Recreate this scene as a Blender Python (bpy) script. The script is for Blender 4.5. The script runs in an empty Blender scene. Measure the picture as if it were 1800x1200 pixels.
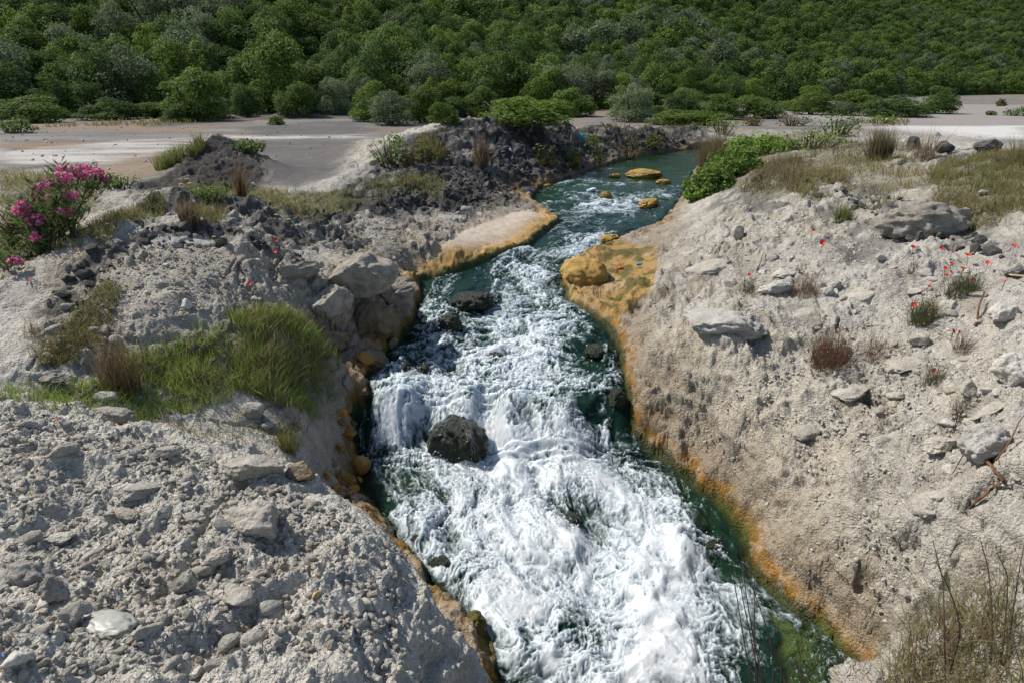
import bpy, math, random
import numpy as np
from mathutils import Vector, Matrix, Euler

# ------------------------------------------------------------------ scene, camera, light
SC = bpy.context.scene
COL = SC.collection
random.seed(7)
RNG = np.random.default_rng(7)

CAM_Z = 1.9
PITCH = math.radians(20.556)
FOC = 1200.0                       # focal length in pixels of the 1800 px wide photograph (24 mm on 36 mm)
cam_data = bpy.data.cameras.new('camera')
cam_data.lens = 24.0
cam_data.sensor_width = 36.0
cam_data.clip_start = 0.05
cam_data.clip_end = 3000.0
cam = bpy.data.objects.new('camera', cam_data)
cam.location = (0, 0, CAM_Z)
cam.rotation_euler = (math.radians(90) - PITCH, 0, 0)
COL.objects.link(cam)
SC.camera = cam

SUN_EL = math.radians(50)
SUN_DIR_XY = (-0.93, 0.37)         # towards the sun: left and a little ahead
world = bpy.data.worlds.new('World')
SC.world = world
world.use_nodes = True
wn = world.node_tree
wn.nodes.clear()
sky = wn.nodes.new('ShaderNodeTexSky')
sky.sky_type = 'NISHITA'
sky.sun_disc = False
sky.sun_elevation = SUN_EL
sky.sun_rotation = math.atan2(SUN_DIR_XY[0], SUN_DIR_XY[1])
bg = wn.nodes.new('ShaderNodeBackground')
bg.inputs['Strength'].default_value = 0.10
wo = wn.nodes.new('ShaderNodeOutputWorld')
wn.links.new(sky.outputs[0], bg.inputs[0])
wn.links.new(bg.outputs[0], wo.inputs[0])
sun_data = bpy.data.lights.new('sun', 'SUN')
sun_data.energy = 4.0
sun_data.angle = math.radians(0.5)
sun_data.color = (1.0, 0.945, 0.86)
sun = bpy.data.objects.new('sun', sun_data)
_n = math.hypot(*SUN_DIR_XY)
_d = Vector((SUN_DIR_XY[0] / _n * math.cos(SUN_EL), SUN_DIR_XY[1] / _n * math.cos(SUN_EL), math.sin(SUN_EL)))
sun.rotation_euler = _d.to_track_quat('Z', 'Y').to_euler()
sun.location = (-20, 10, 30)
COL.objects.link(sun)
SC.view_settings.view_transform = 'Standard'
SC.view_settings.look = 'None'
SC.view_settings.exposure = 0.4
SC.view_settings.gamma = 1.0
SC.view_settings.use_curve_mapping = False
SC.cycles.max_bounces = 6
SC.cycles.transparent_max_bounces = 12
SC.cycles.caustics_reflective = False
SC.cycles.caustics_refractive = False

Q = 1.0                            # mesh density

# ------------------------------------------------------------------ noise
def _h(ix, iy, iz, seed):
    h = (ix.astype(np.uint32) * np.uint32(374761393)) ^ (iy.astype(np.uint32) * np.uint32(668265263)) \
        ^ (iz.astype(np.uint32) * np.uint32(2147483647 - 58)) ^ np.uint32((seed * 1274126177) & 0xffffffff)
    h = (h ^ (h >> np.uint32(13))) * np.uint32(1274126177)
    h = (h ^ (h >> np.uint32(15))) * np.uint32(2246822519)
    return h ^ (h >> np.uint32(16))

def _hf(ix, iy, iz, seed):
    return (_h(ix, iy, iz, seed) & np.uint32(0xffffff)).astype(np.float32) / np.float32(0xffffff)

def vnoise(x, y, z=None, seed=0):
    """smooth lattice noise in -1..1"""
    x = np.asarray(x, np.float32); y = np.asarray(y, np.float32)
    fx = np.floor(x); fy = np.floor(y)
    ix = fx.astype(np.int32); iy = fy.astype(np.int32)
    u = x - fx; v = y - fy
    u = u * u * u * (u * (u * 6 - 15) + 10); v = v * v * v * (v * (v * 6 - 15) + 10)
    if z is None:
        k = np.zeros_like(ix)
        a = _hf(ix, iy, k, seed); b = _hf(ix + 1, iy, k, seed)
        c = _hf(ix, iy + 1, k, seed); d = _hf(ix + 1, iy + 1, k, seed)
        a = a + (b - a) * u; c = c + (d - c) * u
        return (a + (c - a) * v) * 2 - 1
    z = np.asarray(z, np.float32)
    fz = np.floor(z); iz = fz.astype(np.int32); w = z - fz
    w = w * w * w * (w * (w * 6 - 15) + 10)
    out = []
    for k in (0, 1):
        a = _hf(ix, iy, iz + k, seed); b = _hf(ix + 1, iy, iz + k, seed)
        c = _hf(ix, iy + 1, iz + k, seed); d = _hf(ix + 1, iy + 1, iz + k, seed)
        a = a + (b - a) * u; c = c + (d - c) * u
        out.append(a + (c - a) * v)
    return (out[0] + (out[1] - out[0]) * w) * 2 - 1

def fbm(x, y, z=None, oct=4, seed=0, gain=0.5, lac=2.03):
    s = 0; a = 1.0; n = 0.0
    for o in range(oct):
        f = lac ** o
        s = s + a * vnoise(x * f + 17.3 * o, y * f - 9.1 * o, None if z is None else z * f + 3.7 * o, seed + o * 13)
        n += a; a *= gain
    return s / n

def ridged(x, y, z=None, oct=4, seed=0, gain=0.5):
    s = 0; a = 1.0; n = 0.0
    for o in range(oct):
        f = 2.03 ** o
        s = s + a * (1 - np.abs(vnoise(x * f + 7.3 * o, y * f - 5.1 * o, None if z is None else z * f + 3.7 * o, seed + o * 13)) * 2)
        n += a; a *= gain
    return s / n

def worley(x, y, seed=0, jitter=0.9, offs=False):
    """2D: F1, F2 distance and a random per nearest cell"""
    x = np.asarray(x, np.float32); y = np.asarray(y, np.float32)
    ix = np.floor(x).astype(np.int32); iy = np.floor(y).astype(np.int32)
    f1 = np.full(x.shape, 9.0, np.float32); f2 = f1.copy(); cr = np.zeros_like(f1); ox = np.zeros_like(f1); oy = np.zeros_like(f1)
    zero = np.zeros_like(ix)
    for dx in (-1, 0, 1):
        for dy in (-1, 0, 1):
            cx = ix + dx; cy = iy + dy
            px = cx + 0.5 + (_hf(cx, cy, zero, seed) - 0.5) * jitter
            py = cy + 0.5 + (_hf(cx, cy, zero + 1, seed) - 0.5) * jitter
            d = (px - x) ** 2 + (py - y) ** 2
            rr = _hf(cx, cy, zero + 2, seed)
            m = d < f1
            f2 = np.where(m, f1, np.minimum(f2, d))
            cr = np.where(m, rr, cr); ox = np.where(m, x - px, ox); oy = np.where(m, y - py, oy)
            f1 = np.where(m, d, f1)
    if offs: return np.sqrt(f1), np.sqrt(f2), cr, ox, oy
    return np.sqrt(f1), np.sqrt(f2), cr

def sstep(a, b, x):
    t = np.clip((x - a) / (b - a), 0, 1)
    return t * t * (3 - 2 * t)

# ------------------------------------------------------------------ the place as measured from the photograph
SP, CP = math.sin(PITCH), math.cos(PITCH)

def ray(u, v):
    x = (u - 900.0) / FOC; y = (600.0 - v) / FOC
    return np.array([x, CP + SP * y, -SP + CP * y])

def at_z(u, v, z):
    d = ray(u, v); t = (z - CAM_Z) / d[2]
    return np.array([d[0] * t, d[1] * t, z])

# water surface height against distance Y
WV = [(3.0, -1.97), (3.58, -1.95), (4.63, -1.86), (5.3, -1.76), (5.75, -1.70), (6.10, -1.62), (6.35, -1.42), (6.58, -1.21), (6.85, -1.16), (7.3, -1.12), (7.5, -1.06), (7.95, -1.03), (8.15, -.965), (8.5, -0.95),
      (9.1, -0.88), (9.55, -0.80), (10.2, -0.70), (10.7, -0.61), (12.0, -0.56), (13.5, -0.52), (15.2, -0.49), (16.2, -0.44), (20, -0.40), (26, -0.385), (60, -0.36)]
def water_z(Y):
    return np.interp(Y, [a for a, b in WV], [b for a, b in WV])

def at_Y(u, v, Y):
    d = ray(u, v); t = Y / d[1]
    return np.array([d[0] * t, Y, CAM_Z + d[2] * t])

def step_bend(x, y, sd):
    """the steps of the bed do not run straight across"""
    return sstep(0, .55, sd) * sstep(10, 8.5, y) * (.34 * vnoise(x * 1.5 + 3, y * .3, seed=301) + .16 * vnoise(x * 4 + 1, y * .8, seed=302))

def at_water(u, v):
    d = ray(u, v)
    t = np.linspace(1.0, 80, 8000)
    Y = d[1] * t; Z = CAM_Z + d[2] * t
    k = np.argmax(Z < water_z(Y))
    return np.array([d[0] * t[k], Y[k], water_z(Y[k])])

LEFT_PX = [(880, 1290), (876, 1200), (862, 1130), (800, 1058), (742, 1000), (690, 940), (652, 895), (628, 830), (618, 770), (622, 725), (645, 695), (648, 650),
           (690, 608), (728, 560), (738, 520), (733, 492), (790, 480), (850, 457), (930, 430), (962, 402), (985, 386), (965, 372), (942, 358), (932, 338),
           (1000, 312), (1060, 292), (1120, 277), (1200, 264), (1260, 256)]
RIGHT_PX = [(1640, 1290), (1515, 1167), (1440, 1098), (1370, 1050), (1325, 1005), (1312, 945), (1270, 880), (1205, 828), (1150, 795), (1112, 755), (1104, 690), (1100, 640),
            (1090, 600), (1072, 570), (1040, 548), (1000, 528), (990, 500), (992, 468), (1040, 438), (1065, 432), (1120, 410), (1168, 388), (1185, 365), (1200, 345),
            (1212, 325), (1222, 300), (1250, 280), (1300, 266), (1340, 258)]
LEFT = np.array([at_water(*p) for p in LEFT_PX]); RIGHT = np.array([at_water(*p) for p in RIGHT_PX])
STREAM = np.vstack([LEFT[:, :2], RIGHT[::-1, :2]])
CENTRE = []
for k in range(60):
    f = k / 59.0
    def along(P, f):
        s = f * (len(P) - 1); i = min(int(s), len(P) - 2)
        return P[i] + (P[i + 1] - P[i]) * (s - i)
    CENTRE.append((along(LEFT, f) + along(RIGHT, f)) * 0.5)
CENTRE = np.array(CENTRE)

def poly_sd(x, y, P):
    """signed distance, positive inside the polygon P"""
    x = np.asarray(x, np.float32); y = np.asarray(y, np.float32)
    best = np.full(x.shape, 1e9, np.float32); ins = np.zeros(x.shape, bool)
    n = len(P)
    for i in range(n):
        ax, ay = float(P[i][0]), float(P[i][1]); bx, by = float(P[(i + 1) % n][0]), float(P[(i + 1) % n][1])
        ex, ey = bx - ax, by - ay
        L = ex * ex + ey * ey + 1e-9
        t = np.clip(((x - ax) * ex + (y - ay) * ey) / L, 0, 1)
        d = (x - ax - ex * t) ** 2 + (y - ay - ey * t) ** 2
        best = np.minimum(best, d)
        if ay != by:
            c = ((ay > y) != (by > y)) & (x < ex * (y - ay) / ey + ax)
            ins ^= c
    s = np.sqrt(best)
    return np.where(ins, s, -s)

# control points of the ground: (u, v, z) are seen in the photograph, (x, y, z) in CP_XYZ are hidden behind something nearer
CP_UVZ = [
    # near left mound: top
    (0, 700, .12), (120, 720, .08), (300, 765, .04), (420, 795, .03), (500, 815, .02), (565, 862, -.02), (610, 880, -.06), (660, 920, -.10), (700, 965, -.14),
    (760, 1030, -.2), (800, 1090, -.3), (0, 800, .16), (200, 850, .08), (400, 900, .10), (540, 930, .02), (0, 950, .10), (130, 960, -.02), (250, 930, .0), (200, 1040, .02),
    (400, 1050, -.04), (600, 1050, -.02), (0, 1100, .18), (200, 1150, .05), (450, 1180, .02), (650, 1150, -.08), (700, 1250, -.1), (300, 1300, .05), (0, 1250, .15),
    # its shaded face down to the water
    (800, 1160, -.75), (840, 1180, -1.2), (760, 1120, -.42),
    # hollow behind the near mound
    (40, 690, -.25), (200, 690, -.45), (340, 740, -.65), (420, 760, -.8), (500, 790, -.98), (450, 700, -.7), (540, 740, -1.0), (560, 800, -1.28), (590, 830, -1.5),
    (600, 700, -1.08), (610, 640, -.98), (560, 670, -.9),
    # grassy shoulder
    (300, 640, -.36), (400, 600, -.32), (470, 570, -.34), (540, 600, -.55), (220, 650, -.32),
    # middle left mound
    (60, 640, -.12), (60, 540, .02), (20, 480, .12), (100, 450, .3), (180, 400, .45), (250, 348, .6), (340, 345, .55), (430, 355, .4), (520, 372, .18), (600, 385, -.02),
    (200, 480, .22), (300, 440, .32), (300, 520, .08), (300, 580, -.16), (400, 500, .04), (400, 550, -.16), (450, 420, .2), (500, 470, -.0), (560, 470, -.12), (620, 470, -.14),
    (640, 488, -.20), (690, 497, -.33), (718, 510, -.58), (560, 525, -.34), (600, 530, -.40),
    # grey rubble slope behind it and the pale apron
    (560, 410, -.1), (640, 420, -.22), (700, 440, -.38), (620, 380, -.05), (750, 400, -.28), (820, 375, -.28), (880, 362, -.3), (740, 470, -.55), (800, 440, -.48), (860, 410, -.44), (940, 385, -.44),
    # dark bank on the left upstream
    (640, 340, .1), (700, 330, .1), (760, 340, -.02), (820, 345, -.12), (880, 345, -.2), (700, 290, .3), (820, 300, .15),
    (560, 330, .02), (600, 300, .1),
    # dark hump on the plain
    (280, 325, .02), (380, 330, .02), (450, 320, .0), (480, 300, .0),
    # plain left
    (0, 330, -.02), (100, 300, .0), (200, 280, .0), (0, 260, .0), (150, 240, .0), (520, 290, .0), (560, 260, .0), (600, 240, .0), (0, 400, -.1), (60, 400, 0.0), (0, 440, .05),
    # right bank: rim along the water and the long slope
    (1140, 620, -.78), (1130, 560, -.68), (1090, 540, -.76), (1160, 530, -.6), (1150, 480, -.6), (1100, 480, -.7), (1060, 520, -.78), (1160, 440, -.5), (1180, 400, -.35),
    (1160, 700, -.98), (1180, 780, -1.3), (1250, 820, -1.35), (1320, 880, -1.5), (1360, 960, -1.62), (1400, 1030, -1.66), (1470, 1080, -1.72), (1540, 1150, -1.78),
    (1250, 620, -.62), (1300, 720, -.95), (1350, 800, -1.16), (1430, 880, -1.22), (1480, 960, -1.3), (1560, 1040, -1.34), (1620, 1090, -1.25),
    (1250, 520, -.38), (1350, 600, -.5), (1400, 700, -.8), (1500, 780, -.86), (1560, 860, -.92), (1600, 930, -.95), (1680, 1000, -.85), (1250, 440, -.2), (1400, 500, -.2), (1500, 580, -.4),
    (1600, 660, -.5), (1650, 740, -.55), (1700, 850, -.6), (1790, 900, -.45), (1790, 800, -.3), (1700, 620, -.32), (1790, 640, -.1), (1300, 380, .0), (1400, 420, .02), (1500, 450, .02), (1600, 480, .04),
    (1700, 500, .06), (1790, 520, .1), (1220, 380, -.25), (1230, 345, -.2), (1250, 310, -.05), (1300, 290, .25), (1350, 265, .4), (1420, 255, .45), (1300, 330, .2), (1400, 340, .28), (1500, 350, .35), (1500, 300, .5),
    (1400, 290, .45), (1600, 300, .6), (1600, 360, .45), (1550, 400, .22), (1640, 410, .22), (1700, 430, .2), (1700, 350, .55), (1790, 380, .5), (1790, 440, .3), (1560, 278, .6), (1640, 272, .66), (1720, 270, .68), (1790, 278, .66),
    (1270, 270, .15), (1300, 250, .3), (1250, 262, -.1),
    # ground at the photographer's feet on the right
    (1480, 1195, -.22), (1600, 1132, -.18), (1700, 1070, -.12), (1790, 1010, -.05), (1600, 1250, -.12), (1790, 1200, .0), (1400, 1290, -.2),
]
CP_XYZ = [
    # falls behind rims, under the frame and to the sides
    (-.62, 3.35, -.95), (-.85, 3.6, -.9), (-1.05, 3.85, -1.1), (-.35, 3.0, -1.1), (-.6, 4.0, -1.7), (-.9, 4.5, -1.7), (-1.15, 4.5, -1.3), (-1.5, 4.0, -.75), (-1.3, 4.9, -1.55), (-2.2, 4.2, -.6), (-3.4, 4.4, -.3),
    (0.0, 2.0, -1.3), (0.1, 2.6, -1.75), (0.0, 1.2, -.6), (0.3, 1.6, -1.5), (.5, 1.0, -.9), (-.5, .6, -.1), (-2, .8, .1), (-4, 2, .3), (-4, 6, 0.1), (-6, 9, 0), (-9, 13, 0),
    (.9, 1.9, -1.2), (1.35, 2.5, -1.5), (1.9, 2.75, -1.45), (2.4, 2.6, -1.2), (1.0, .9, -.2), (2.5, 1.0, .05), (4, 2, .2), (5, 4, .2), (6, 6, .3), (8, 9, .6), (12, 13, .7), (3.2, 2.6, -.5),
    # beyond the crests
    (-4.4, 12.2, 0), (-2.8, 12.4, 0), (-5.6, 11.6, 0), (-7.4, 18, 0), (-5.5, 18.5, 0), (-4, 24, 0), (0, 26, 0.1), (3, 28, .1), (6, 30, .1), (-10, 24, 0), (-16, 24, 0), (7, 19, .1), (10, 19, .05), (13, 20, .0), (16, 22, 0), (9, 24, 0), (12, 28, 0), (18, 28, 0), (-18, 18, 0), (-14, 12, 0), (20, 18, .1), (7.5, 27, -.1), (15, 14, .5)
]
CP_UVY = [(380, 243, 16), (345, 262, 15.4), (420, 252, 16), (330, 290, 14.7), (455, 272, 15.6), (300, 292, 15.2), (380, 290, 14.6), (430, 290, 15),
    (680, 262, 16.6), (740, 250, 17), (800, 240, 17.6), (840, 228, 18), (870, 219, 18.6), (940, 219, 20), (1000, 221, 22), (1080, 223, 24.6), (1150, 223, 26.6), (1220, 221, 29),
    (900, 285, 17.4), (960, 292, 19.2), (900, 250, 18.1), (960, 255, 19.9), (1020, 268, 21.6), (1090, 262, 24), (1150, 252, 26.2), (1200, 246, 28.6), (860, 320, 16.2), (780, 300, 16.2), (840, 260, 17.3)]
CP_UVY += [(640, 610, 7.62), (640, 550, 7.72), (690, 590, 7.86), (690, 540, 7.95), (590, 635, 7.2), (590, 590, 7.28), (560, 600, 7.0), (718, 545, 8.5)]
CPTS = np.array([at_z(u, v, z) for u, v, z in CP_UVZ] + [at_Y(*q) for q in CP_UVY] + [np.array(p, float) for p in CP_XYZ] + [p - np.array([0, 0, .02]) for p in LEFT[1:]] + [p - np.array([0, 0, .02]) for p in RIGHT[1:]])

_c2 = 0.12 ** 2
def _kern(dx, dy):
    return np.sqrt(dx * dx + dy * dy + _c2)
_A = _kern(CPTS[:, None, 0] - CPTS[None, :, 0], CPTS[:, None, 1] - CPTS[None, :, 1])
_nC = len(CPTS)
_M = np.zeros((_nC + 1, _nC + 1)); _M[:_nC, :_nC] = _A + np.eye(_nC) * -0.02; _M[:_nC, _nC] = 1; _M[_nC, :_nC] = 1
_W = np.linalg.solve(_M, np.append(CPTS[:, 2], 0))

HILL_FOOT = ([-120, -60, -30, 0, 20, 40, 80, 110, 200], [30, 38, 46, 58, 70, 95, 140, 160, 230])
HILL_SLOPE = ([-120, -25, 5, 30, 60, 200], [.42, .40, .25, .28, .35, .35])
def hill_z(x, y):
    d = y - np.interp(x, *HILL_FOOT)
    d = np.maximum(0, d)
    s = np.interp(x, *HILL_SLOPE)
    z = s * (np.sqrt(d * d + 36) - 6)
    z = z + 2.2 * fbm(x / 38, y / 38, oct=3, seed=5) * sstep(5, 60, d)
    return np.minimum(z, 95 + 0.05 * z)

def ground_base(x, y):
    x = np.asarray(x, np.float64); y = np.asarray(y, np.float64)
    sh = x.shape; x = x.ravel(); y = y.ravel()
    z = np.empty_like(x)
    far = hill_z(x, y) + 0.06 * fbm(x / 5, y / 5, oct=3, seed=8) + .32 * np.exp(-((y - 46 - .12 * x + 1.2 * fbm(x / 6, x * 0, oct=2, seed=9)) / 1.0) ** 2) * sstep(-24, -18, x) * sstep(2, -4, x) * (.6 + .8 * fbm(x / 2, y / 2, oct=3, seed=10))
    r = np.hypot(x, y)
    w = sstep(32, 38, r)
    z[:] = far
    idx = np.nonzero(w < 1)[0]
    for k in range(0, len(idx), 60000):
        i = idx[k:k + 60000]
        K = _kern(x[i, None].astype(np.float32) - CPTS[None, :, 0].astype(np.float32), y[i, None].astype(np.float32) - CPTS[None, :, 1].astype(np.float32))
        zz = K @ _W[:_nC].astype(np.float32) + _W[_nC]
        z[i] = zz * (1 - w[i]) + far[i] * w[i]
    return z.reshape(sh)

def hit(u, v, tmax=200):
    """where the sight line through a photograph pixel meets the bare ground"""
    d = ray(u, v)
    t = 0.8 * (tmax / 0.8) ** np.linspace(0, 1, 900)
    X, Y, Z = d[0] * t, d[1] * t, CAM_Z + d[2] * t
    g = ground_base(X, Y)
    b = Z < g
    if not b.any():
        return np.array([X[-1], Y[-1], g[-1]])
    k = int(np.argmax(b))
    if k == 0:
        return np.array([X[0], Y[0], g[0]])
    a0 = Z[k - 1] - g[k - 1]; a1 = g[k] - Z[k]
    f = a0 / (a0 + a1 + 1e-9)
    return np.array([X[k - 1] + (X[k] - X[k - 1]) * f, Y[k - 1] + (Y[k] - Y[k - 1]) * f, g[k - 1] + (g[k] - g[k - 1]) * f])

def hit_poly(pts):
    return np.array([hit(*p)[:2] for p in pts])

# ------------------------------------------------------------------ mesh helpers
def mesh_from(name, V, F, smooth=True):
    """V (n,3), F (m,k) all faces with k corners"""
    V = np.ascontiguousarray(V, np.float32); F = np.ascontiguousarray(F, np.int32)
    me = bpy.data.meshes.new(name)
    me.vertices.add(len(V)); me.vertices.foreach_set('co', V.ravel())
    k = F.shape[1]
    me.loops.add(F.size); me.loops.foreach_set('vertex_index', F.ravel())
    me.polygons.add(len(F))
    me.polygons.foreach_set('loop_start', np.arange(0, F.size, k, dtype=np.int32))
    me.update(calc_edges=True)
    me.polygons.foreach_set('use_smooth', np.full(len(F), smooth, bool))
    return me

def link(name, me, mat=None, parent=None):
    o = bpy.data.objects.new(name, me)
    COL.objects.link(o)
    if mat is not None and len(me.materials) == 0:
        me.materials.append(mat)
    if parent is not None:
        o.parent = parent
    return o

def tag(o, label=None, cat=None, group=None, kind=None):
    if label: o['label'] = label
    if cat: o['category'] = cat
    if group: o['group'] = group
    if kind: o['kind'] = kind
    return o

def empty(name, loc, label, cat, group=None, rz=0.0):
    o = bpy.data.objects.new(name, None)
    o.empty_display_size = 0.1
    COL.objects.link(o)
    o.location = loc; o.rotation_euler = (0, 0, rz)
    return tag(o, label, cat, group)

def add_col(me, name, C):
    a = me.color_attributes.new(name, 'FLOAT_COLOR', 'POINT')
    D = np.ones((len(C), 4), np.float32); D[:, :3] = C
    a.data.foreach_set('color', D.ravel())

def add_float(me, name, F):
    a = me.attributes.new(name, 'FLOAT', 'POINT')
    a.data.foreach_set('value', np.ascontiguousarray(F, np.float32))

class Nodes:
    def __init__(s, name):
        s.m = bpy.data.materials.new(name); s.m.use_nodes = True
        s.t = s.m.node_tree; s.t.nodes.clear()
        s.out = s.t.nodes.new('ShaderNodeOutputMaterial')
    def n(s, typ, inputs=None, **kw):
        nd = s.t.nodes.new('ShaderNode' + typ)
        for k, v in kw.items(): setattr(nd, k, v)
        for k, v in (inputs or {}).items():
            s.put(nd.inputs[k], v)
        return nd
    def put(s, sock, v):
        if isinstance(v, bpy.types.NodeSocket): s.t.links.new(v, sock)
        else:
            sock.default_value = (*v, 1.0) if isinstance(v, (tuple, list)) and len(v) == 3 and sock.type == 'RGBA' else v
    def noise(s, scale, detail=4, rough=0.55, vec=None, dist=0.0):
        nd = s.n('TexNoise', {'Scale': scale, 'Detail': detail, 'Roughness': rough, 'Distortion': dist})
        if vec is not None: s.t.links.new(vec, nd.inputs['Vector'])
        return nd
    def ramp(s, fac, stops):
        nd = s.n('ValToRGB'); s.t.links.new(fac, nd.inputs[0])
        e = nd.color_ramp.elements
        while len(e) < len(stops): e.new(0.5)
        for k, (p, c) in enumerate(stops):
            e[k].position = p
            e[k].color = (*c, 1) if isinstance(c, (tuple, list)) else (c, c, c, 1)
        return nd.outputs[0]
    def mix(s, fac, a, b, mode='MIX'):
        nd = s.n('Mix', data_type='RGBA', blend_type=mode)
        s.put(nd.inputs[0], fac); s.put(nd.inputs[6], a); s.put(nd.inputs[7], b)
        return nd.outputs[2]
    def math(s, op, a, b=0.0, clamp=False):
        nd = s.n('Math', operation=op, use_clamp=clamp)
        s.put(nd.inputs[0], a); s.put(nd.inputs[1], b)
        return nd.outputs[0]
    def done(s, shader):
        s.t.links.new(shader, s.out.inputs[0]); return s.m
#@@MATERIALS
# ------------------------------------------------------------------ materials
def mat_ground():
    N = Nodes('ground')
    col = N.n('VertexColor', layer_name='Col').outputs[0]
    pos = N.n('NewGeometry').outputs['Position']
    n1 = N.noise(55, 6, 0.65, pos); n2 = N.noise(260, 4, 0.6, pos); n3 = N.noise(9, 5, 0.6, pos)
    f = N.ramp(n1.outputs[0], [(0.3, 0.72), (0.55, 1.0), (0.75, 1.18)])
    c = N.mix(1.0, col, f, 'MULTIPLY')
    g = N.ramp(n3.outputs[0], [(0.35, 0.84), (0.65, 1.12)])
    c = N.mix(1.0, c, g, 'MULTIPLY')
    rough = N.n('Attribute', attribute_name='wet').outputs['Fac']
    r = N.math('SUBTRACT', 0.93, N.math('MULTIPLY', rough, 0.45))
    sc_ = N.n('VectorMath', {0: N.noise(26, 3, .6, pos).outputs['Color']}, operation='SCALE'); N.put(sc_.inputs['Scale'], .05)
    ad = N.n('VectorMath', {0: pos, 1: sc_.outputs[0]}, operation='ADD')
    v1 = N.n('TexVoronoi', {'Scale': 42.0}); N.t.links.new(ad.outputs[0], v1.inputs['Vector'])
    v2 = N.n('TexVoronoi', {'Scale': 95.0}); N.t.links.new(ad.outputs[0], v2.inputs['Vector'])
    dry = N.math('SUBTRACT', 1.0, N.n('Attribute', attribute_name='smooth').outputs['Fac'])
    cr = N.math('MULTIPLY', N.math('ADD', N.math('MULTIPLY', v1.outputs['Distance'], -1.5), N.math('MULTIPLY', v2.outputs['Distance'], -.7)), dry)
    h = N.math('ADD', N.math('ADD', N.math('MULTIPLY', n1.outputs[0], 0.9), N.math('MULTIPLY', n2.outputs[0], 0.4)), cr)
    b = N.n('Bump', {'Strength': 0.9, 'Distance': 0.014, 'Height': h})
    p = N.n('BsdfPrincipled', {'Base Color': c, 'Roughness': r, 'Normal': b.outputs[0]})
    p.inputs['Specular IOR Level'].default_value = 0.25
    return N.done(p.outputs[0])

def mat_water():
    N = Nodes('rushing_water')
    foam = N.n('Attribute', attribute_name='foam').outputs['Fac']
    alpha = N.n('Attribute', attribute_name='alpha').outputs['Fac']
    tint = N.n('VertexColor', layer_name='Col').outputs[0]
    pos = N.n('NewGeometry').outputs['Position']
    fine = N.noise(70, 5, 0.65, pos)
    rip = N.noise(28, 4, 0.6, pos)
    f = N.math('ADD', foam, N.math('MULTIPLY', N.math('SUBTRACT', fine.outputs[0], 0.5), 0.20))
    fac = N.ramp(f, [(0.20, 0.0), (0.42, 0.36), (0.74, 1.0)])
    white = N.ramp(f, [(0.30, (.10, .14, .13)), (0.50, (.27, .325, .34)), (0.72, (.38, .435, .465)), (0.90, (.50, .54, .56)), (1.0, (.565, .59, .605))])
    bump = N.n('Bump', {'Strength': 0.3, 'Distance': 0.02, 'Height': rip.outputs[0]})
    wat = N.n('BsdfPrincipled', {'Base Color': tint, 'Roughness': 0.10, 'IOR': 1.33, 'Normal': bump.outputs[0], 'Alpha': alpha}); wat.inputs['Specular IOR Level'].default_value = .2
    bump2 = N.n('Bump', {'Strength': 0.15, 'Distance': 0.012, 'Height': fine.outputs[0]})
    fo = N.n('BsdfPrincipled', {'Base Color': white, 'Roughness': 0.5, 'Normal': bump2.outputs[0], 'Subsurface Weight': 0.8, 'Subsurface Scale': 0.09})
    fo.inputs['Subsurface Radius'].default_value = (0.8, 1.0, 1.1)
    f = fac
    mx = N.n('MixShader', {0: f, 1: wat.outputs[0], 2: fo.outputs[0]})
    return N.done(mx.outputs[0])
M_GROUND = mat_ground()
M_WATER = mat_water()
#@@TERRAIN
# ------------------------------------------------------------------ the ground: one sheet, dense close by, coarse far away
CX0, CY0 = 0.0, -0.6
th_in = np.radians(np.linspace(-49, 49, int(1300 * Q)))
th = np.concatenate([np.radians(np.linspace(-80, -49.4, int(60 * Q) + 8)), th_in, np.radians(np.linspace(49.4, 80, int(60 * Q) + 8))])
n_in = int(1640 * Q); n_out = int(320 * Q)
rr = np.concatenate([0.7 * (39 / 0.7) ** np.linspace(0, 1, n_in), 39 * (900 / 39) ** np.linspace(0, 1, n_out + 1)[1:]])
TH, RR = np.meshgrid(th, rr)
GX = CX0 + RR * np.sin(TH); GY = CY0 + RR * np.cos(TH)
ZB = ground_base(GX, GY).astype(np.float32)
near = RR < 40
x32 = GX.astype(np.float32); y32 = GY.astype(np.float32)

SD = np.full(GX.shape, -9.0, np.float32)
wig = 0.05 * fbm(x32[near] * 2.5, y32[near] * 2.5, oct=3, seed=77) + 0.03 * vnoise(x32[near] * 9, y32[near] * 9, seed=78)
SD[near] = poly_sd(GX[near], GY[near], STREAM) + wig * np.clip(1.0, 0, 1)
WZ = water_z(GY + step_bend(x32, y32, SD)).astype(np.float32)
m = near & (SD > 0)
ZB[m] = WZ[m] - np.minimum(0.22, 0.02 + 1.1 * SD[m])
m = near & (SD <= 0) & (SD > -0.8)
ZB[m] = np.maximum(ZB[m], WZ[m] + 0.01 + np.minimum(np.interp(GY[m], [8.3, 9.5], [.18, .05]), 1.2 * -SD[m]))
ZB[m] = np.minimum(ZB[m], WZ[m] + 0.015 + 2.6 * -SD[m])

def zone(pts, soft=0.25, wob=0.35, f=1.5, seed=1, xy=False, sel=near):
    """0..1 mask of a patch of ground outlined in the photograph, with a ragged edge"""
    P = np.array(pts) if xy else hit_poly(pts)
    out = np.zeros(GX.shape, np.float32)
    lo = P.min(0) - 2; hi = P.max(0) + 2
    s = (GX > lo[0]) & (GX < hi[0]) & (GY > lo[1]) & (GY < hi[1])
    xs, ys = x32[s], y32[s]
    d = poly_sd(xs, ys, P) + wob * fbm(xs * f, ys * f, oct=4, seed=seed)
    out[s] = sstep(-soft, soft, d)
    return out

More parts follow.
